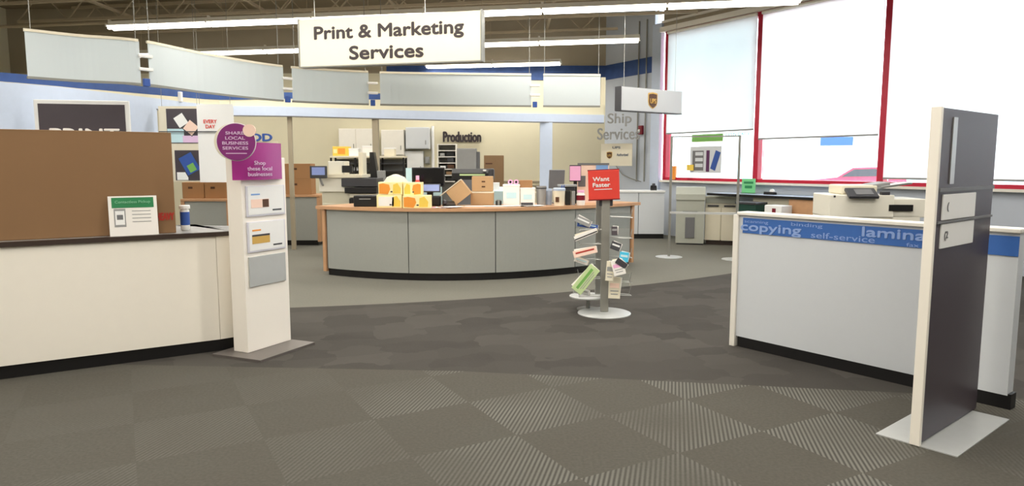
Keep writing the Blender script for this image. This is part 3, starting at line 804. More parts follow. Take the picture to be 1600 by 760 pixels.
# black printer on the counter's left end
zc = ZT1
w_, h_, c = on(552, 588, 306, cq(PX(570, 9.6)).y+.12, zc)
t = thing('counter_printer', 'low black receipt printer at the left end of the service counter', 'printer', c)
obj('case', MB().box((0, .15, h_/2), (w_, .3, h_), .012), 'black', t); obj('paper_slot', MB().box((0, -.002, h_*.7), (w_*.5, .006, .012)), 'grey', t)

# ------------------------------------------------------------------ boxes with orange and yellow print
def printed_box(lbl, px0, px1, yb, yt, Y, zs, flip=False, white=False):
    xa, xb = PX(px0, Y), PX(px1, Y); w_ = xb-xa; h_ = (yb-yt)/1107*Y
    t = thing('printed_box', lbl, 'box', ((xa+xb)/2, Y, zs), 0, 'orange printed boxes on the service counter')
    body = obj('box_body', MB().box((0, .12, h_/2), (w_-.004, .24, h_-.002), .004), 'pale_yellow', t)
    s = -1 if flip else 1
    if white: obj('label_panel', MB().box((-.04*s, -.001, h_*.5), (w_*.6, .002, h_*.72)), 'paper', body)
    else:
        obj('orange_print', MB().face_xz([(x*s*w_, z*h_) for x, z in ((-.46, .1), (-.1, .05), (.0, .45), (-.05, .8), (-.3, .9), (-.46, .85))], -.002, 0), 'orange', body)
    obj('yellow_print', MB().face_xz([(x*s*w_, z*h_) for x, z in ((.1, .1), (.42, .1), (.44, .5), (.3, .92), (.12, .8))], -.002, 0), 'yellow', body)
    obj('print_mark', MB().box((.05*w_, -.0025, h_*.25), (w_*.08, .002, h_*.1)), 'dark_grey', body)
    return zs+h_
YO = cq(PX(610, 9.4)).y+.0
zz = printed_box('lower left of the four orange printed boxes, with a white label panel', 587, 627, 325.5, 305, YO, zc, white=True)
YO2 = cq(PX(650, 9.4)).y-.02
z2_ = printed_box('lower right of the four orange printed boxes, with an orange swirl', 628, 671, 325.5, 305.5, YO2, zc)
printed_box('upper left of the four orange printed boxes', 590, 628, 325, 305, YO, zz)
printed_box('upper right of the four orange printed boxes, under the small red tube', 629, 658, 325, 305, YO, z2_, True)

# ------------------------------------------------------------------ monitors and till on the counter
def monitor(lbl, px, py, w_, h_, Y, zs, rz, front=True, m='black', scr='black_gloss', tilt=0):
    x = PX(px, Y); zc_ = P(px, py, Y).z
    t = thing('monitor', lbl, 'monitor', (x, Y, zs), rz)
    pn = obj('panel', MB().box((0, 0, 0), (w_, .035, h_), .008), m, t); pn.location = (0, 0, zc_-zs); pn.rotation_euler.x = tilt
    obj('screen', MB().box((0, -.0185 if front else .0185, 0), (w_*.93, .003, h_*.88)), scr, pn)
    obj('neck', MB().box((0, .035, (zc_-zs)/2+.0), (.05, .03, zc_-zs)), m, t)
    obj('foot', MB().box((0, .05, .01), (w_*.45, .16, .02), .006), m, t)
    return t
t = thing('till_desk', 'lower back desk of the service counter carrying printer and boxes', 'desk', (PX(740, 11), 10.95, 0))
obj('top', MB().box((0, .3, .74), (2.9, .6, .035)), 'wood', t); obj('modesty_panel', MB().box((0, .55, .37), (2.7, .03, .72)), 'grey_front', t)
for s in (-1, 1): obj('leg', MB().box((s*1.38, .3, .36), (.05, .55, .72)), 'grey', t)
monitor('wide black monitor behind the orange boxes, at the middle of the counter', 669, 277, .46, .27, 9.95, zc, 0)
t = thing('card_terminal', 'small till with a tilted blue-grey screen in front of the wide black monitor', 'till', (PX(673, 9.72), 9.72, zc))
obj('base', MB().box((0, .05, .07), (.26, .16, .14), .02), 'black', t)
o = obj('display', MB().box((0, 0, 0), (.27, .02, .12), .008), 'dark_grey', t); o.location = (0, -.03, .25); o.rotation_euler.x = math.radians(-18)
obj('screen', MB().box((0, -.0115, 0), (.235, .003, .09)), 'screen_blue', o)
obj('neck', MB().box((0, .03, .18), (.05, .04, .12)), 'black', t)
t = thing('red_tube', 'small red and pink tube standing behind the orange boxes', 'tube', (PX(652, 9.68), 9.68, zc))
obj('body', MB().lathe([(.025, 0), (.034, .02), (.034, .33), (.02, .37), (.001, .372)]), 'red', t, True); obj('cap', MB().lathe([(.024, .362), (.024, .42), (.001, .422)]), 'pink', t, True)
t = thing('framed_board', 'pale blue board standing behind the wide black monitor', 'board', (PX(662, 10.3), 10.3, zc-.2))
obj('board', MB().box((0, 0, .36), (.52, .02, .72)), 'ice_blue', t); obj('stand', MB().box((0, .07, .1), (.3, .12, .2)), 'grey', t)
t = thing('paper_sack', 'rounded cream bag slumped behind the orange boxes', 'bag', (PX(618, 10.05), 10.05, zc))
o = obj('bag', MB().lathe([(.12, 0), (.17, .04), (.19, .14), (.17, .26), (.11, .35), (.03, .385), (.001, .388)]), 'cream_plastic', t, True); o.scale = (1.15, .7, 1.12)
obj('tie', MB().cyl((.165, -.03, .22), (.165, .03, .22), .025), 'black', t)
# tilted carton with raised lid
YT = 9.75
t = thing('carton', 'open carton tipped on its corner in the middle of the service counter', 'cardboard box', (PX(716, YT), YT, zc))
mx = Matrix.Translation((0, 0, .185)) @ Matrix.Rotation(math.radians(-38), 4, 'Y')
b = MB().box((0, .12, 0), (.27, .25, .23), .004, mx); obj('box_body', b, 'carton_light', t)
obj('lid_flap', MB().box((-.05, .12, .122), (.36, .27, .012), .003, mx), 'cream_plastic', t)
t = thing('telephone', 'black desk telephone under the tipped carton', 'telephone', (PX(701, 9.6), 9.6, zc), .2)
obj('base', MB().prof([(-.09, 0), (.09, 0), (.09, .07), (-.09, .03)], -.08, .08), 'black', t)
obj('handset', MB().box((-.06, -.0, .075), (.04, .19, .035), .012).box((-.06, -.08, .065), (.05, .05, .05), .012).box((-.06, .08, .07), (.05, .05, .05), .012), 'dark_grey', t)
t = thing('paper_pile', 'loose papers and leaflets lying in front of the telephone', 'papers', (PX(700, 9.4), 9.34, zc))
for k in range(5): obj('sheet', MB().box((0, 0, .003+.003*k), (.28, .2, .002), 0, Matrix.Translation((.04*k-.1, .01*(k % 2), 0)) @ Matrix.Rotation(.3*k-.5, 4, 'Z')), ['paper', 'pink', 'paper', 'maroon', 'paper'][k], t)
# stacked carton on pale pad
w_, h_, c = on(735, 771, 302, 9.95, zc)
t = thing('paper_ream', 'pale ream box under the upright carton with two dark marks', 'box', (c.x, c.y+.03, c.z)); obj('ream_body', MB().box((0, .14, h_/2), (w_, .28, h_), .006), 'carton_light', t)
obj('lid', MB().box((0, .14, h_+.008), (w_+.01, .29, .02), .004), 'cream_plastic', t)
zz = zc+h_+.02
w_, h_, c = on(737, 770, 276, 9.98, zz)
t = carton('carton', 'upright carton with two dark marks, on a pale ream box', w_, .24, h_, (c.x, 10.13, zz), 0, 'carton_light', tape=False)
for z_ in (.66, .32): obj('printed_mark', MB().box((.015, -.121, h_*z_), (.05, .003, .02), .001), 'brown', t)
t = thing('mug', 'pair of dark clips in a small glass beside the upright carton', 'cup', (PX(779, 9.8), 9.8, zc))
obj('cup', MB().lathe([(.03, 0), (.035, .08), (.03, .08), (.027, .01), (.001, .01)]), 'steel_grey', t, True)
for s in (-1, 1): obj('clip', MB().box((s*.03, -.03, .04), (.025, .02, .06), .004), 'black', t)
# white boxes with rolls
def white_box(lbl, px0, px1, yt, Y, d=.28):
    w_, h_, c = on(px0, px1, yt, Y, zc)
    t = thing('white_box', lbl, 'box', c, 0, 'white boxes near the right end of the counter'); obj('box_body', MB().box((0, d/2, h_/2), (w_, d, h_), .005), 'paper', t)
    obj('lid', MB().box((0, d/2, h_), (w_+.008, d+.008, .02), .003), 'white', t)
    obj('printed_label', MB().box((0, -.001, h_*.5), (w_*.6, .002, h_*.3)), 'ice_blue', t)
    return zc+h_+.01
za = white_box('white box under the two small pink rolls', 786, 812, 290, 9.85)
zb_ = white_box('white box under the small brown carton', 813, 836, 295, 9.87)
for k, px in enumerate((797.5, 806.5)):
    t = thing('tape_roll', ['left of two pink tape rolls on the white box', 'right of two pink tape rolls on the white box'][k], 'tape roll', (PX(px, 9.95), 9.95, za), 0, 'tape rolls on the white box')
    obj('roll', MB().cyl((0, -.025, .035), (0, .025, .035), .035, seg=24), 'pink', t, True); obj('core', MB().cyl((0, -.027, .035), (0, .027, .035), .017, seg=20), 'black', t, True)
w_, h_, c = on(812, 832, 282, 9.95, zb_)
carton('carton', 'small brown carton on the white box beside the tape rolls', w_, .18, h_, (c.x, 10.06, zb_), 0, 'carton')
t = thing('stapler', 'black stapler lying near the front edge of the counter', 'stapler', (PX(824, 9.55), 9.6, zc), .1)
obj('base', MB().box((0, 0, .008), (.18, .04, .016), .004), 'black', t); obj('arm', MB().prof([(-.018, .02), (.018, .02), (.014, .055), (-.014, .055)], -.085, .08), 'dark_grey', t)
t = thing('paper_sheets', 'white sheets spread along the counter behind the stapler', 'papers', (PX(795, 9.75), 9.76, zc)); 
for k in range(4): obj('sheet', MB().box((0, 0, .003+.003*k), (.3, .2, .002), 0, Matrix.Translation((.26*k-.45, -.11, 0)) @ Matrix.Rotation(.15*k, 4, 'Z')), 'paper', t)
def bin_(name, lbl, px, yt, rpx, Y, m, rim=None, lid=None):
    r = rpx/1107*Y; h_ = P(px, yt, Y).z-zc
    t = thing(name, lbl, 'bin', (PX(px, Y), Y, zc))
    obj('body', MB().lathe([(r*.85, 0), (r, h_), (r*.93, h_), (r*.8, .01), (.001, .01)]), m, t, True)
    if rim: obj('rim', MB().lathe([(r*.96, h_*.86), (r*1.04, h_*.86), (r*1.04, h_*.92), (r*.96, h_*.92)]), rim, t, True)
    if lid: obj('lid', MB().lathe([(r*1.04, h_-.01), (r*1.05, h_+.02), (r*.9, h_+.03), (.001, h_+.03)]), lid, t, True)
    return t, h_
bin_('pen_bin', 'grey plastic bin with a dark rim, left of the pale blue pillar', 846, 291, 8.0, 9.95, 'grey', 'dark_grey')
bin_('paper_bin', 'pale blue bin in front of the pale blue pillar', 857, 298, 6.5, 10.05, 'table_blue')
t, h_ = bin_('bucket', 'white bucket with blue lid near the right end of the counter', 874, 297, 9.5, 9.85, 'cream_plastic', None, 'table_blue')
obj('label_patch', MB().box((-.03, -.075, h_*.4), (.05, .012, .07)), 'brown', t)
for k, dx in enumerate((.02, .05)): obj('pen', MB().cyl((dx-.01, 0, h_*.5), (dx+.02, -.01, h_+.07), .006), 'blue', t)
tm = monitor('grey monitor seen from behind, tilted, near the right end of the counter', 870, 280, .24, .27, 10.3, zc, math.radians(20), False, 'mid_grey', 'black_gloss', math.radians(6))
t = thing('till_stand', 'black till stand with a flat grey tray on top, beside the white bucket', 'till', (PX(888, 9.95), 9.95, zc))
obj('column', MB().box((0, .05, .10), (.075, .12, .2), .006), 'black', t); obj('tray', MB().box((-.01, .05, .275), (.27, .2, .03), .006), 'grey', t)
obj('head', MB().box((.0, .07, .235), (.2, .16, .06), .01), 'dark_grey', t)
obj('side_box', MB().box((.075, .05, .1), (.05, .12, .2), .005), 'grey', t)
monitor('monitor with a pink display standing left of the red sign', 899, 271, .17, .24, 10.35, zc, math.radians(-8), True, 'black', 'pink')
t = thing('promo_board', 'pale peach board with a dark top edge and blue square, behind the red sign', 'board', (PX(927, 10.6), 10.6, zc))
zb3 = P(927, 255, 10.6).z-zc
obj('board', MB().box((0, 0, zb3/2), (.47, .02, zb3)), 'peach', t); obj('top_edge', MB().box((0, -.006, zb3-.015), (.47, .03, .03)), 'mid_grey', t)
obj('blue_square', MB().box((.13, -.012, zb3-.1), (.18, .008, .15)), 'light_blue', t)
obj('dark_square', MB().box((-.17, -.012, zb3-.27), (.11, .008, .16)), 'mid_grey', t)
t = thing('snack_jar', 'clear jar of red and white pieces left of the red sign', 'jar', (PX(908, 9.95), 9.95, zc))
obj('jar_body', MB().lathe([(.055, 0), (.06, .02), (.06, .15), (.045, .18)]), 'paper', t, True); obj('red_band', MB().lathe([(.0612, .07), (.0612, .14)]), 'maroon', t, True)
obj('lid', MB().lathe([(.05, .178), (.05, .21), (.001, .212)]), 'pink', t, True)

# ------------------------------------------------------------------ production area at the back wall
def wallbox(name, lbl, cat, px0, px1, y0, y1, Y, d, m, doors=1, group=None, dm=None):
    w_, h_, c = quadbox(px0, px1, y0, y1, Y)
    t = thing(name, lbl, cat, (c.x, Y, c.z-h_/2), 0, group)
    obj('case', MB().box((0, d/2, h_/2), (w_, d, h_), .005), m, t)
    for k in range(doors):
        dw = w_/doors; o = obj('door', MB().box((-w_/2+dw*(k+.5), -.01, h_/2), (dw-.02, .02, h_-.03), .003), dm or m, t)
        obj('handle', MB().box((-w_/2+dw*(k+.5)+dw*.36, -.026, h_*.3), (.015, .015, .1)), 'steel_grey', o)
    return t
wallbox('wall_cabinet', 'pale wall cabinet on the back wall, farthest left, above the yellow box', 'cabinet', 530, 583, 201, 240, YB-.36, .34, 'white_trim', 2, 'pale wall cabinets')
wallbox('wall_cabinet', 'pale wall cabinet on the back wall, just right of the taupe post', 'cabinet', 596, 631, 203, 243, YB-.36, .34, 'white_trim', 1, 'pale wall cabinets')
wallbox('wall_cabinet', 'grey wall cabinet beside the white pipe on the back wall', 'cabinet', 634, 670, 199, 233, YB-.36, .34, 'laminate_cool', 1, 'pale wall cabinets')
t = wallbox('electrical_box', 'tall white electrical box under the grey wall cabinet', 'electrical box', 633, 661, 236, 275, YB-.2, .18, 'white', 1)
t = wallbox('switch_box', 'small dark switch box left of the white pipe', 'switch box', 664, 671, 245, 256, YB-.1, .09, 'grey', 1)
q = P(676, 197, YB-.05)
tag(obj('wall_pipe', MB().tube([Vector((q.x, YB-.05, .1)), Vector((q.x, YB-.05, q.z))], .035), 'white', None, True), 'white vertical pipe on the back wall, left of the Production lettering', 'pipe')
# shelving unit with supplies
YS = 15.6; xa, xb = PX(516, YS), PX(632, YS); zt = P(570, 246, YS).z
t = thing('shelving_unit', 'black-framed supply shelves with a cream top, behind the taupe post', 'shelf', ((xa+xb)/2, YS, 0)); ws = xb-xa
for sx_ in (-1, -.33, .33, 1):
    for sy in (0, .4): obj('post', MB().box((sx_*(ws/2-.02), sy, zt/2), (.035, .035, zt)), 'black', t)
obj('top_shelf', MB().box((0, .2, zt+.01), (ws, .46, .04), .004), 'cream_plastic', t)
for k in range(5): obj('shelf', MB().box((0, .2, zt-.14-.16*k if k < 4 else .3), (ws-.04, .42, .015)), 'dark_grey', t)
obj('backing', MB().box((0, .41, zt*.5), (ws-.05, .01, zt*.96)), 'grey', t)
for k in range(14):
    sx_ = -ws/2+.12+(ws-.24)*((k*5) % 14)/13; lv = k % 3
    hh_ = .07+.02*(k % 2)
    tag(obj('supply_stack', MB().box((sx_, YS-.0, zt-.292-.16*lv+hh_/2), (.085, .26, hh_), .004), ['white', 'grey', 'cream_plastic', 'mid_grey'][k % 4]),
        'paper stack on the black-framed supply shelves', 'papers', 'paper stacks on the supply shelves').location.x = (xa+xb)/2
for o_ in [o for o in C.objects if o.name.startswith('supply_stack')]: o_.location.y = .18
w_, h_, c = on(513, 541, 229, YS+.1, zt+.03)
t = thing('yellow_box', 'yellow box on the cream shelf top, left of the taupe post', 'box', (PX(531, YS), YS+.1, zt+.03))
obj('box_body', MB().box((0, .12, h_/2), (w_*.9, .24, h_), .005), 'yellow', t); obj('print_panel', MB().box((.02, -.002, h_/2), (w_*.4, .004, h_*.6)), 'orange', t)
obj('paper_label', MB().box((-.12, -.002, h_/2), (.08, .004, h_*.4)), 'pale_yellow', t)
for k, (pa, pb, yt, m) in enumerate(((545, 560, 233, 'white'), (566, 582, 229, 'paper'), (600, 616, 232, 'cream_plastic'))):
    w_, h_, c = on(pa, pb, yt, YS+.1, zt+.03)
    t = thing('file_box', ['white file box on the shelf top, next to the yellow box', 'white file box on the shelf top, just left of the taupe post', 'cream file box on the shelf top, right of the taupe post'][k], 'box', c, 0, 'file boxes on the shelf top')
    obj('box_body', MB().box((0, .12, h_/2), (w_, .24, h_), .004), m, t); obj('lid', MB().box((0, .12, h_), (w_+.01, .25, .03), .004), 'white', t)
# cubby shelf
YK = 15.0; w_, h_, c = quadbox(684, 713, 225, 295, YK)
zt = P(698, 225, YK).z
t = thing('cubby_shelf', 'tall white open shelf with small dark compartments under the Production lettering', 'shelf', (c.x, YK, 0))
for s in (-1, 1): obj('side', MB().box((s*(w_/2-.01), .18, zt/2), (.02, .36, zt)), 'white_trim', t)
obj('back', MB().box((0, .355, zt/2), (w_, .01, zt)), 'grey', t)
for k in range(8): obj('shelf_board', MB().box((0, .18, zt-.012-.13*k if k < 7 else .1), (w_-.02, .35, .018)), 'white_trim', t)
for k, (dx, z_, ww, hh_, m) in enumerate(((.07, .24, .16, .08, 'black'), (-.1, .24, .1, .06, 'grey'), (.07, .37, .14, .09, 'dark_grey'), (-.09, .5, .12, .05, 'white'), (.08, .5, .14, .08, 'brown'), (.06, .63, .16, .06, 'carton_dark'), (-.1, .76, .1, .07, 'paper'), (.08, .76, .12, .05, 'black'))):
    tag(obj('shelf_item', MB().box((c.x+dx, YK+.12, zt-z_-.013+hh_/2), (ww, .2, hh_), .004), m), 'small supply item in the white open shelf', 'supplies', 'supplies in the white open shelf')
# grey case on stand
w_, h_, c = quadbox(714, 744, 232, 268, 14.2)
t = thing('grey_cabinet', 'smooth grey metal case left of the brown carton by the back wall', 'cabinet', (c.x, 14.2, 0))
obj('case', MB().box((0, .2, c.z), (w_, .4, h_), .01), 'grey', t); obj('stand', MB().box((0, .2, (c.z-h_/2)/2), (w_*.9, .36, c.z-h_/2)), 'mid_grey', t)
obj('side_door', MB().box((w_/2+.03, .24, c.z-.03), (.06, .3, h_*.85), .004), 'mid_grey', t)
# wide-format printer
YW = 12.3; w_, h_, c = quadbox(706, 770, 264, 281, YW)
t = thing('plotter', 'wide black large-format printer behind the upright carton', 'plotter', (c.x, YW, 0))
obj('body', MB().prof([(0, c.z-h_/2), (.45, c.z-h_/2), (.45, c.z+h_/2), (.12, c.z+h_/2), (0, c.z+.02)], -w_/2, w_/2), 'black', t)
obj('media_slot', MB().box((.0, -.004, c.z-.01), (w_*.62, .01, .03)), 'lime_paper', t)
obj('button_cap', MB().box((w_*.3, .03, c.z+h_*.34), (.06, .03, .03), .008), 'white', t)
obj('right_hood', MB().box((w_/2-.03, .2, c.z), (.1, .46, h_*1.05), .03), 'dark_grey', t)
for s in (-1, 1): obj('leg', MB().box((s*w_*.4, .22, (c.z-h_/2)/2), (.06, .1, c.z-h_/2)).box((s*w_*.4, .22, .03), (.07, .5, .05)), 'dark_grey', t)
# tall carton near the wall on a table
t = thing('work_table', 'low pale work table along the back wall carrying the tall carton', 'table', (PX(790, 15.4), 15.4, 0))
obj('top', MB().box((0, .35, .9), (2.4, .7, .04)), 'cream_plastic', t)
for sx_ in (-1, 1):
    for sy in (0, 1): obj('leg', MB().box((sx_*1.15, .06+sy*.58, .44), (.05, .05, .88)), 'grey', t)
w_, h_, c = on(756, 787, 243, 15.5, .92)
t = carton('carton', 'tall dark brown carton standing by the cream wall, right of the grey case', w_, .35, h_, (c.x, 15.72, .92), 0, 'carton_dark', tape=False)
obj('printed_mark', MB().box((-w_*.25, -.177, h_*.78), (w_*.35, .003, .03)), 'brown', t)
t = thing('paper_feeder', 'pale blue-white plastic bin between the upright carton and white boxes', 'bin', (PX(780, 11.2), 11.2, .7575))
obj('bin_body', MB().prof([(0, 0), (.3, 0), (.34, .42), (-.04, .36)], -.12, .12), 'ice_blue', t); obj('paper_stack', MB().box((-.05, .16, .43), (.1, .2, .12)), 'white', t)
# back wall rails
tag(obj('wall_rail', MB().box((PX(812, YB), YB-.02, 1.12), (1.0, .04, .03)).box((PX(812, YB), YB-.02, 1.02), (1.0, .04, .03)), 'leaf_green' if False else 'taupe_wall'), 'two thin rails low on the cream wall left of the blue pillar', 'rail')

# ------------------------------------------------------------------ ship services counter by the corner
sa, sb = Vector((PX(958, 14.55), 14.55)), Vector((PX(1040, 14.55), 14.55))
c, rz, wd = oriented(sa, sb)
t = thing('ship_counter', 'grey-blue low counter under the Ship Services wall', 'counter', (*c, 0), rz)
obj('kick_plate', MB().box((0, .22, .05), (wd, .36, .1)), 'black', t)
for k in range(2): obj('door', MB().box((-wd/4+k*wd/2, .2, .53), (wd/2-.012, .4, .86)), 'laminate_cool', t)
obj('top', MB().box((.0, .2, .98), (wd+.02, .44, .04), .004), 'white', t)
t = thing('cable', 'loose grey cable drooping along the wall above the ship counter', 'cable')
obj('wire', MB().tube([SP(.4, .05, 1.6), SP(.6, .07, 1.45), SP(.8, .08, 1.3), SP(1.1, .1, 1.22), SP(1.5, .12, 1.15)], .01), 'steel_grey', t, True)
def sillthing(name, lbl, cat, tt, s=.02): return thing(name, lbl, cat, (*WP(tt, s).xy, ZS), WR)
t = sillthing('sill_box', 'orange packet standing on the sill in the window corner', 'packet', .42); obj('packet', MB().box((0, -.02, .15), (.15, .06, .3), .006), 'orange', t); obj('base', MB().box((0, -.02, .008), (.16, .08, .016)), 'maroon', t)
t = sillthing('yellow_sign', 'small yellow card on a clear holder on the window sill', 'sign card', .9)
obj('holder', MB().box((0, -.02, .12), (.14, .01, .24)), 'acrylic', t); obj('card', MB().box((0, -.02, .27), (.19, .012, .12), .003), 'yellow', t)
q = G(1024, 297, .98)
t = thing('desk_scanner', 'small black tape dispenser on the ship counter near the corner', 'dispenser', (PX(1022, 14.7), 14.7, 1.0)); obj('body', MB().prof([(-.05, 0), (.05, 0), (.05, .05), (0, .1), (-.04, .06)], -.06, .06), 'black', t); obj('roll', MB().cyl((-.025, 0, .1), (.025, 0, .1), .045), 'dark_grey', t)

# ------------------------------------------------------------------ metal frame stand
fa = G(1045, 402); fz = 2.0
fb = Vector((P(1152, 330, 11.35).x, 11.35))
c, rz, wd = oriented(fa, fb)
t = thing('barrier_frame', 'slim grey metal frame stand with round foot in front of the window', 'frame stand', (*c, 0), rz)
for s in (-1, 1): obj('upright', MB().box((s*wd/2, 0, fz/2), (.04, .03, fz)), 'steel_grey', t)
obj('top_bar', MB().box((0, 0, fz-.012), (wd, .025, .022)), 'steel_grey', t)
obj('middle_bar', MB().box((0, -.01, P(1100, 334, 11.4).z), (wd, .03, .035)), 'plate', t)
for s in (-1, 1): obj('round_foot', MB().lathe([(.22, 0), (.22, .008), (.02, .018), (.001, .018)], (s*wd/2, 0, 0), 36), 'plate', t, True)
# strips and pictures on the first window
def wsign(name, lbl, cat, px0, px1, y0, y1, build, off=.02):
    # find run position for a pixel on the window plane
    def hit(px, py):
        d = ray(px, py); n = Vector((WN.x, WN.y, 0)); p0 = Vector((W0.x, W0.y, H))+n*off
        k = (p0-Vector((0, 0, H))).dot(n)/d.dot(n); q = Vector((0, 0, H))+d*k; return (Vector((q.x, q.y))-W0).dot(WU), q.z
    t0, z0 = hit(px0, y1); t1, z1 = hit(px1, y0); t_ = thing(name, lbl, cat, (*WP((t0+t1)/2, off).xy, (z0+z1)/2), WR)
    build(t_, t1-t0, z1-z0); return t_
def b_green(t, w_, h_): obj('strip', MB().box((0, 0, 0), (w_, .01, h_*.78)), 'leaf_green', t); obj('lower_edge', MB().box((0, .0, -h_*.42), (w_, .008, h_*.12)), 'lime_paper', t)
wsign('window_strip', 'light green strip sign hung in the first window bay under the blind', 'sign', 1081, 1130, 207, 223, b_green)
def b_photo(t, w_, h_):
    obj('sheet', MB().box((0, 0, 0), (w_, .008, h_)), 'laminate_cool', t)
    obj('grey_print', MB().box((-w_*.24, -.006, -.02), (w_*.36, .004, h_*.75)), 'mid_grey', t)
    for k in range(3): obj('pale_print', MB().box((-w_*.2, -.009, h_*(.22-.22*k)), (w_*.25, .003, h_*.13)), 'laminate_cool', t)
    obj('dark_print', MB().box((w_*.08, -.007, -.03), (w_*.1, .004, h_*.8)), 'purple_dark', t)
    obj('blue_print', MB().box((0, -.0075, 0), (w_*.16, .004, h_*.72), 0, Matrix.Translation((w_*.32, 0, -.02)) @ Matrix.Rotation(.35, 4, 'Y')), 'blue', t)
wsign('window_poster', 'grey and blue picture poster taped to the first window bay', 'poster', 1078, 1128, 228, 270, b_photo)
def b_cyan(t, w_, h_): obj('clear_strip', MB().box((0, .004, 0), (w_, .003, h_)), 'acrylic', t); text('OPEN DAILY', w_*.95, h_*.7, 'sky_text', t, (0, 0, 0), depth=.003)
wsign('window_decal', 'pale cyan lettering on the first window right of the green strip', 'lettering', 1133, 1173, 205, 214, b_cyan)

# grey recycling console and drawer unit
q = G(1077, 383)
t = thing('waste_console', 'grey-beige collection bin with sloped lid beside the metal frame stand', 'bin', (q.x, q.y, 0), math.radians(-14))
w_ = 45/1107*q.y; zt = P(1077, 293, q.y).z
obj('body', MB().prof([(.02, .03), (.5, .03), (.5, zt-.1), (.0, zt-.22)], -w_/2+.01, w_/2-.01), 'bin_grey', t)
obj('lid', MB().prof([(-.03, zt-.24), (.52, zt-.12), (.52, zt), (.1, zt), (-.03, zt-.13)], -w_/2, w_/2), 'bin_grey', t)
obj('slot', MB().box((0, .005, zt*.57), (w_*.5, .02, .03)), 'dark_grey', t)
obj('recess_panel', MB().box((0, .006, zt*.3), (w_*.32, .02, zt*.36), .004), 'mid_grey', t)
obj('foot_plinth', MB().box((0, .26, .015), (w_*.9, .4, .03)), 'dark_grey', t)
q = G(1124, 383)
t = thing('drawer_cabinet', 'beige cabinet with two dark drawer slots, right of the collection bin', 'cabinet', (q.x, q.y-.05, 0), math.radians(-22))
w_ = 50/1107*q.y; zt = .93
obj('body', MB().box((0, .19, zt/2+.05), (w_, .34, zt-.1), .01), 'beige_plastic', t)
for s in (-1, 1):
    o = obj('door', MB().box((s*w_/4, .012, .40), (w_/2-.015, .02, .62), .004), 'cream_plastic', t)
    obj('slot', MB().box((s*w_/4, .008, .75), (w_*.34, .03, .03), .004), 'dark_grey', o)
obj('upper_bin', MB().box((0, .02, .85), (w_*.96, .04, .1), .01), 'bin_grey', t)
obj('plinth', MB().box((0, .2, .05), (w_*.9, .28, .1)), 'dark_brown', t)
# window-side worktop
t = thing('window_worktop', 'long blue-grey worktop with a black edge along the window wall', 'counter', (*WP(0).xy, 0), WR)
obj('top', MB().box((3.35, -.43, .985), (2.6, .72, .03)), 'table_blue', t)
obj('front_edge', MB().box((3.35, -.80, .98), (2.6, .03, .045), .004), 'black', t)
obj('body', MB().box((3.82, -.40, .51), (1.6, .6, .9)), 'beige_plastic', t)
obj('end_panel', MB().box((4.2, -.765, .55), (.78, .03, .82)), 'wood', t)
obj('kick_plate', MB().box((3.82, -.45, .03), (1.6, .64, .06)), 'black', t)
def wt(tt, s, z): return (*WP(tt, s).xy, z)
def onwt(px, s):
    lo, hi = 0., 6.
    for _ in range(40):
        m_ = (lo+hi)/2; p = WP(m_, s)
        if 800+1107*p.x/p.y < px: lo = m_
        else: hi = m_
    return lo
t = thing('green_crate', 'dark green file crate under the window worktop edge', 'crate', wt(onwt(1176, 1.0), 1.0, .2), WR)
obj('crate_body', MB().box((0, 0, .35), (.42, .28, .62), .01), 'deep_green', t); obj('rim', MB().box((0, 0, .67), (.45, .31, .04), .008), 'dark_grey', t)
obj('stand', MB().box((0, 0, -.08), (.4, .26, .24)), 'dark_grey', t)
t = thing('white_bin', 'white bin with a small red emblem under the window worktop', 'bin', wt(onwt(1219, 1.0), 1.0, 0), WR)
obj('bin_body', MB().box((0, 0, .43), (.34, .28, .86), .012), 'white', t); obj('emblem', MB().box((.02, -.142, .76), (.07, .006, .1), .002), 'maroon', t)
t = thing('mint_sign', 'bright green upright card on the worktop, below the red mullion', 'sign card', wt(onwt(1171, .35), .35, 1.001), WR+.25)
obj('card', MB().box((0, 0, .14), (.26, .01, .27), .002), 'mint', t); obj('holder_base', MB().box((0, .0, .008), (.27, .09, .016)), 'acrylic', t)
obj('text_block', MB().box((0, -.007, .2), (.18, .003, .04)).box((0, -.007, .12), (.14, .003, .05)), 'green', t)
t = thing('tape_dispenser', 'black and white tape dispenser lying on the window worktop', 'dispenser', wt(onwt(1206, .45), .45, 1.001), WR)
obj('base', MB().prof([(-.04, 0), (.04, 0), (.035, .04), (-.035, .05)], -.12, .1), 'black', t); obj('roll', MB().cyl((.03, -.018, .06), (.03, .018, .06), .042, seg=24), 'white', t, True)

# ------------------------------------------------------------------ white copier behind the right counter
YK = 8.4; ox = PX(1375, YK)
t = thing('self_service_copier', 'cream self-service copier with dark control panel behind the low wall', 'copier', (ox, YK, 0), math.radians(-6))
def kb(name, xa, xb, ya, yb, d0, d1, m, bev=.01, parent=None):
    return obj(name, MB().box(((PX(xa, YK)+PX(xb, YK))/2-ox, (d0+d1)/2, (P(1370, ya, YK).z+P(1370, yb, YK).z)/2), (PX(xb, YK)-PX(xa, YK), d1-d0, P(1370, ya, YK).z-P(1370, yb, YK).z), bev), m, parent or t)
obj('cabinet', MB().box((-.02, .33, .48), (1.05, .62, .92), .012), 'machine_white', t)
kb('main_body', 1302, 1400, 305, 340, 0, .62, 'machine_white')
kb('right_body', 1388, 1448, 311, 340, .02, .62, 'machine_white')
kb('scanner_lid', 1325, 1380, 290, 305, .12, .6, 'cream_plastic', .02)
kb('paper_slot', 1392, 1428, 320, 330, -.01, .3, 'black', .003)
zc_ = P(1370, 307, YK).z
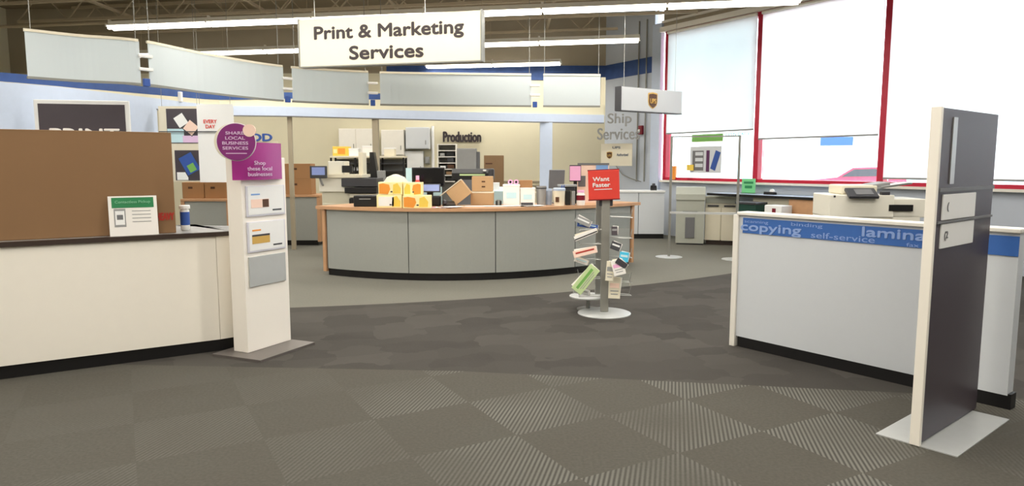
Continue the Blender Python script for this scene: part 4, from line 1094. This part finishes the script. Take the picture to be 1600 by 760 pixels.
mx = Matrix.Translation((PX(1350, YK)-ox, -.0, zc_+.035)) @ Matrix.Rotation(math.radians(28), 4, 'X')
obj('control_panel', MB().box((0, 0, 0), (.34, .20, .035), .006, mx), 'dark_grey', t)
obj('panel_screen', MB().box((.02, -.0, .02), (.2, .12, .004), 0, mx), 'mid_grey', t)
mx = Matrix.Translation((PX(1400, YK)-ox, .3, P(1370, 292, YK).z)) @ Matrix.Rotation(math.radians(-9), 4, 'Y')
obj('document_tray', MB().box((0, 0, 0), (.5, .34, .02), .004, mx).box((-.1, 0, .03), (.2, .34, .05), .01, mx), 'grey', t)
obj('tray_paper', MB().box((.06, -.08, .014), (.34, .2, .004), 0, mx), 'white', t)
kb('start_button', 1381, 1393, 300, 305, .0, .08, 'dark_grey', .004)
kb('side_marker', 1308, 1311, 306, 309, -.005, .0, 'dark_grey', 0)

# ------------------------------------------------------------------ right low partition with blue word strip
ra, rb = G(1147, 541), G(1427, 607)
rd = Vector((rb.x-ra.x, rb.y-ra.y)); rl = rd.length; ru = rd/rl; rr = math.atan2(rd.y, rd.x)
t = thing('low_partition', 'pale low wall with a blue word strip and black kick, at right', 'partition', (ra.x, ra.y, 0), rr)
rt = 1.125
RL = rl+.55
obj('panel', MB().box((RL/2, .06, (rt+.09)/2), (RL, .10, rt-.09)), 'laminate_cool', t)
obj('kick_plate', MB().box((RL/2+.02, .062, .05), (RL, .09, .1)), 'black', t)
obj('top_cap', MB().box((RL/2, .06, rt+.012), (RL+.02, .15, .028), .006), 'white_trim', t)
obj('end_post', MB().box((-.02, .06, rt/2), (.05, .14, rt), .004), 'white_trim', t)
st = obj('word_strip', MB().box((RL/2+.02, .007, rt-.085), (RL-.04, .008, .125)), 'strip_blue', t)
def spx(px):
    d = ray(px, 350); n = Vector((-ru.y, ru.x, 0)); k = Vector((ra.x, ra.y, 0)).dot(n)/d.dot(n); q = d*k; return (Vector((q.x, q.y))-Vector((ra.x, ra.y))).dot(ru)
def word(s, pa, pb, zf, hh_, b=.02):
    a_, b_ = spx(pa), spx(pb); text(s, b_-a_, hh_, 'strip_text', st, ((a_+b_)/2, .003, rt-.085+zf), depth=.002, bold=b)
word('scanning', 1163, 1200, .032, .03, .0); word('copying', 1158, 1252, -.02, .084, .03); word('binding', 1236, 1285, .035, .035, .0)
word('self-service', 1268, 1368, -.032, .045, .0); word('laminating', 1348, 1516, .012, .088, .03); word('fax', 1418, 1438, -.045, .025, .0)

# ------------------------------------------------------------------ brochure stand with red sign
q = G(944, 490); 
t = thing('brochure_stand', 'slim grey pole stand with round silver base and leaflet pockets', 'display stand', (q.x, q.y, 0))
Y7 = q.y
def loc7(px, py, dy=0): p = P(px, py, Y7+dy); return Vector((p.x-q.x, dy, p.z))
obj('base_disc', MB().lathe([(.275, 0), (.275, .008), (.26, .014), (.03, .02), (.001, .02)], seg=48), 'plate', t, True)
obj('pole', MB().box((0, 0, .62), (.084, .04, 1.2), .006), 'pole_grey', t)
obj('rear_pole', MB().box((-.02, .16, .70), (.12, .03, 1.05), .004), 'steel', t)
ld_ = loc7(919, 464, .2)
obj('lower_tray', MB().lathe([(.20, 0), (.20, .012), (.19, .015), (.001, .015)], (ld_.x, .2, max(.1, ld_.z)), 36), 'plate', t, True)
obj('rear_column', MB().cyl((ld_.x, .2, 0), (ld_.x, .2, .2), .02).cyl((ld_.x, .2, 0), (ld_.x, .2, .012), .12, seg=24), 'steel_grey', t)
for s, pys in ((-1, (350, 372, 396, 425, 452)), (1, (330, 362, 392, 430, 450))):
    for py in pys:
        p = loc7(915 if s < 0 else 966, py, .06)
        pk = MB(); wpx = .2
        pk.tube([Vector((s*.03, .04, p.z-.05)), Vector((s*.26, .02, p.z-.06)), Vector((s*.27, -.06, p.z-.06)), Vector((s*.05, -.06, p.z-.05))], .004, 6)
        pk.tube([Vector((s*.26, .02, p.z-.06)), Vector((s*.28, .03, p.z+.03))], .004, 6)
        obj('wire_pocket', pk, 'steel', t)
for s, py in ((-1, 345), (-1, 412), (1, 345), (1, 440)):
    p = loc7(914 if s < 0 else 968, py, .05); obj('clear_pocket', MB().box((p.x, .05, p.z), (.2, .004, .16)), 'acrylic', t)
obj('sign_bracket', MB().box((.0, 0, 1.18), (.14, .035, .12), .005), 'dark_grey', t)
sgp = loc7(943.5, 289, -.05)
sg = obj('red_sign', MB().box((0, 0, 0), (.315, .014, .295), .004), 'red', t); sg.location = sgp; sg.rotation_euler.y = math.radians(-2.5); sg['label'] = 'red square sign with white words'
obj('sign_edge', MB().box((0, .008, .15), (.32, .02, .012)).box((0, .008, -.15), (.32, .02, .012)), 'maroon', sg)
text('Want\nFaster', .175, .10, 'white', sg, (-.025, -.007, .03), depth=.003, bold=.03); obj('underline', MB().box((-.01, -.009, -.045), (.18, .003, .007)), 'white', sg)
brs = [('blue leaflet lying in the topmost left pocket of the stand', 918, 353, .21, .04, 8, 'blue', 'ice_blue'),
       ('white leaflet with black lower edge in the second left pocket', 915, 367, .24, .05, -22, 'paper', 'black'),
       ('pinkish cream leaflet in the third left pocket', 914, 394, .24, .07, -14, 'peach', 'red_ink'),
       ('large light green leaflet drooping from the lowest left pocket', 915, 437, .31, .12, -52, 'lime_paper', 'leaf_green'),
       ('dark leaflet in the topmost right pocket', 960, 361, .06, .09, 0, 'plum_grey', 'grey'),
       ('black and white leaflet in the middle right pocket', 962, 385, .10, .08, 20, 'dark_grey', 'white'),
       ('bright cyan leaflet sticking out at the far right', 975, 402, .09, .10, 8, 'cyan', 'ice_blue'),
       ('cream leaflet with pink print tilted in the right pocket', 966, 418, .12, .16, -14, 'paper', 'pink'),
       ('narrow cream leaflet pack hanging lowest at the right', 960, 450, .12, .22, 3, 'cream_plastic', 'peach')]
brs += [('thin grey magazine behind the blue leaflet at the top left', 911, 346, .16, .07, 24, 'grey', 'white'),
        ('tan booklet standing in the right pocket below the cyan leaflet', 953, 424, .08, .2, 6, 'cream_plastic', 'grey'),
        ('dark booklet peeping out behind the cyan leaflet', 971, 412, .12, .06, 35, 'dark_grey', 'plum_grey'),
        ('pale curled sheet under the pink leaflet on the left', 908, 408, .14, .05, 18, 'paper', 'ice_blue'),
        ('slim grey sheet lying on the lower round tray', 908, 456, .16, .05, 10, 'plate', 'grey')]
for bi, (lb_, px, py, w_, h_, ang, m1, m2) in enumerate(brs):
    yo = Y7-.10-.035*(bi % 4); p = P(px, py, yo)
    b = thing('leaflet', lb_, 'leaflet', (p.x, yo, p.z), 0, 'leaflets in the pole stand'); b.rotation_euler = (math.radians(-12), math.radians(ang), 0)
    obj('pages', MB().box((0, .0, 0), (w_, .014, h_), .002), m1, b)
    obj('back_sheet', MB().box((0, 0, 0), (w_*.97, .004, h_*.95), 0, Matrix.Translation((.012, .012, .010)) @ Matrix.Rotation(.09, 4, 'Y')), 'paper' if m1 != 'paper' else 'cream_plastic', b)
    obj('printed_area', MB().box((0, -.008, -h_*.22 if m2 == 'black' else h_*.1), (w_*.8 if m2 != 'black' else w_, .003, h_*.22)), m2, b)
    if m1 in ('lime_paper', 'paper', 'cream_plastic'):
        obj('text_lines', MB().box((0, -.008, -h_*.15), (w_*.7, .002, h_*.05)).box((0, -.008, -h_*.3), (w_*.6, .002, h_*.05)), 'grey', b)

# ------------------------------------------------------------------ free-standing board at the right edge
bp_ = G(1430.5, 696); bd_ = Vector((.77, .64)).normalized(); brz = math.atan2(bd_.y, bd_.x)
t = thing('display_board', 'tall dark plum board with cream edge on a silver floor plate, rightmost', 'display board', (bp_.x, bp_.y, 0), brz)
zb4 = P(1470, 168, bp_.y).z
obj('core_board', MB().box((.45, 0, zb4/2+.006), (.9, .034, zb4-.012)), 'plum_grey', t)
obj('front_edge', MB().box((-.006, 0, zb4/2+.004), (.03, .052, zb4), .003), 'laminate', t)
obj('floor_plate', MB().box((.42, 0, .003), (.86, .42, .006)), 'plate', t)
for k, (z0_, z1_) in enumerate(((1.245, 1.385), (1.09, 1.225))):
    o = obj('price_card', MB().box((.34, -.021, (z0_+z1_)/2), (.5, .008, z1_-z0_), .002), 'white', t)
    text('(2' if k else '(', .05 if k else .02, .05, 'mid_grey', o, (.16, -.025, (z0_+z1_)/2), depth=.001)
obj('shelf_rail', MB().box((.45, -.024, 1.41), (.86, .014, .02)).box((.45, -.024, 1.235), (.86, .014, .012)), 'mid_grey', t)
obj('glossy_strip', MB().box((.2, -.02, 1.62), (.06, .006, .36)), 'screen_blue' if False else 'steel', t)

# ------------------------------------------------------------------ outside
mb = MB().box((30, 12, -.15), (56, 90, .1))
g = obj('ground', MB().prism([(we.x+.5, -20), (60, -20), (60, 60), (-5, 60), (3.6, 16.2)][::1], -.2, -.1), 'concrete'); g['kind'] = 'structure'
t = thing('building', 'pale low building across the parking lot, with a blue sign', 'building', (25.5, 52, -.1), math.radians(-25))
obj('wall', MB().box((0, 2, 2.6), (26, 4, 5.2)), 'white', t)
obj('blue_sign', MB().box((-1.6, -.06, 3.3), (2.2, .1, .62)), 'blue', t)
for k in range(4): obj('shop_window', MB().box((-9+k*6, -.02, 1.3), (3.4, .06, 2.0)), 'ice_blue', t)
# parked car
t = thing('car', 'red parked car outside, seen below the second blind', 'car', (15.2, 32.0, -.05), math.radians(-6))
body = [(-2.2, .3), (-2.25, .62), (-2.05, .86), (-1.2, .95), (-.75, 1.0), (-.1, 1.42), (.9, 1.45), (1.6, 1.05), (2.15, .98), (2.25, .6), (2.2, .3)]
obj('car_body', MB().face_xz(body, -.85, .85), 'car_red', t, True)
obj('side_window', MB().face_xz([(-.6, 1.02), (-.05, 1.36), (.85, 1.38), (1.4, 1.06)], -.87, .87), 'dark_grey', t)
obj('bumper', MB().box((-2.2, 0, .42), (.14, 1.6, .22), .04).box((2.2, 0, .42), (.14, 1.6, .22), .04), 'ice_blue', t)
for sx_ in (-1.35, 1.35):
    for sy in (-.78, .78):
        wl = obj('wheel', MB().cyl((sx_, sy-.1, .32), (sx_, sy+.1, .32), .32, seg=28), 'black', t, True)
        obj('rim', MB().cyl((sx_, sy-.11, .32), (sx_, sy+.11, .32), .19, seg=20), 'steel', wl, True)
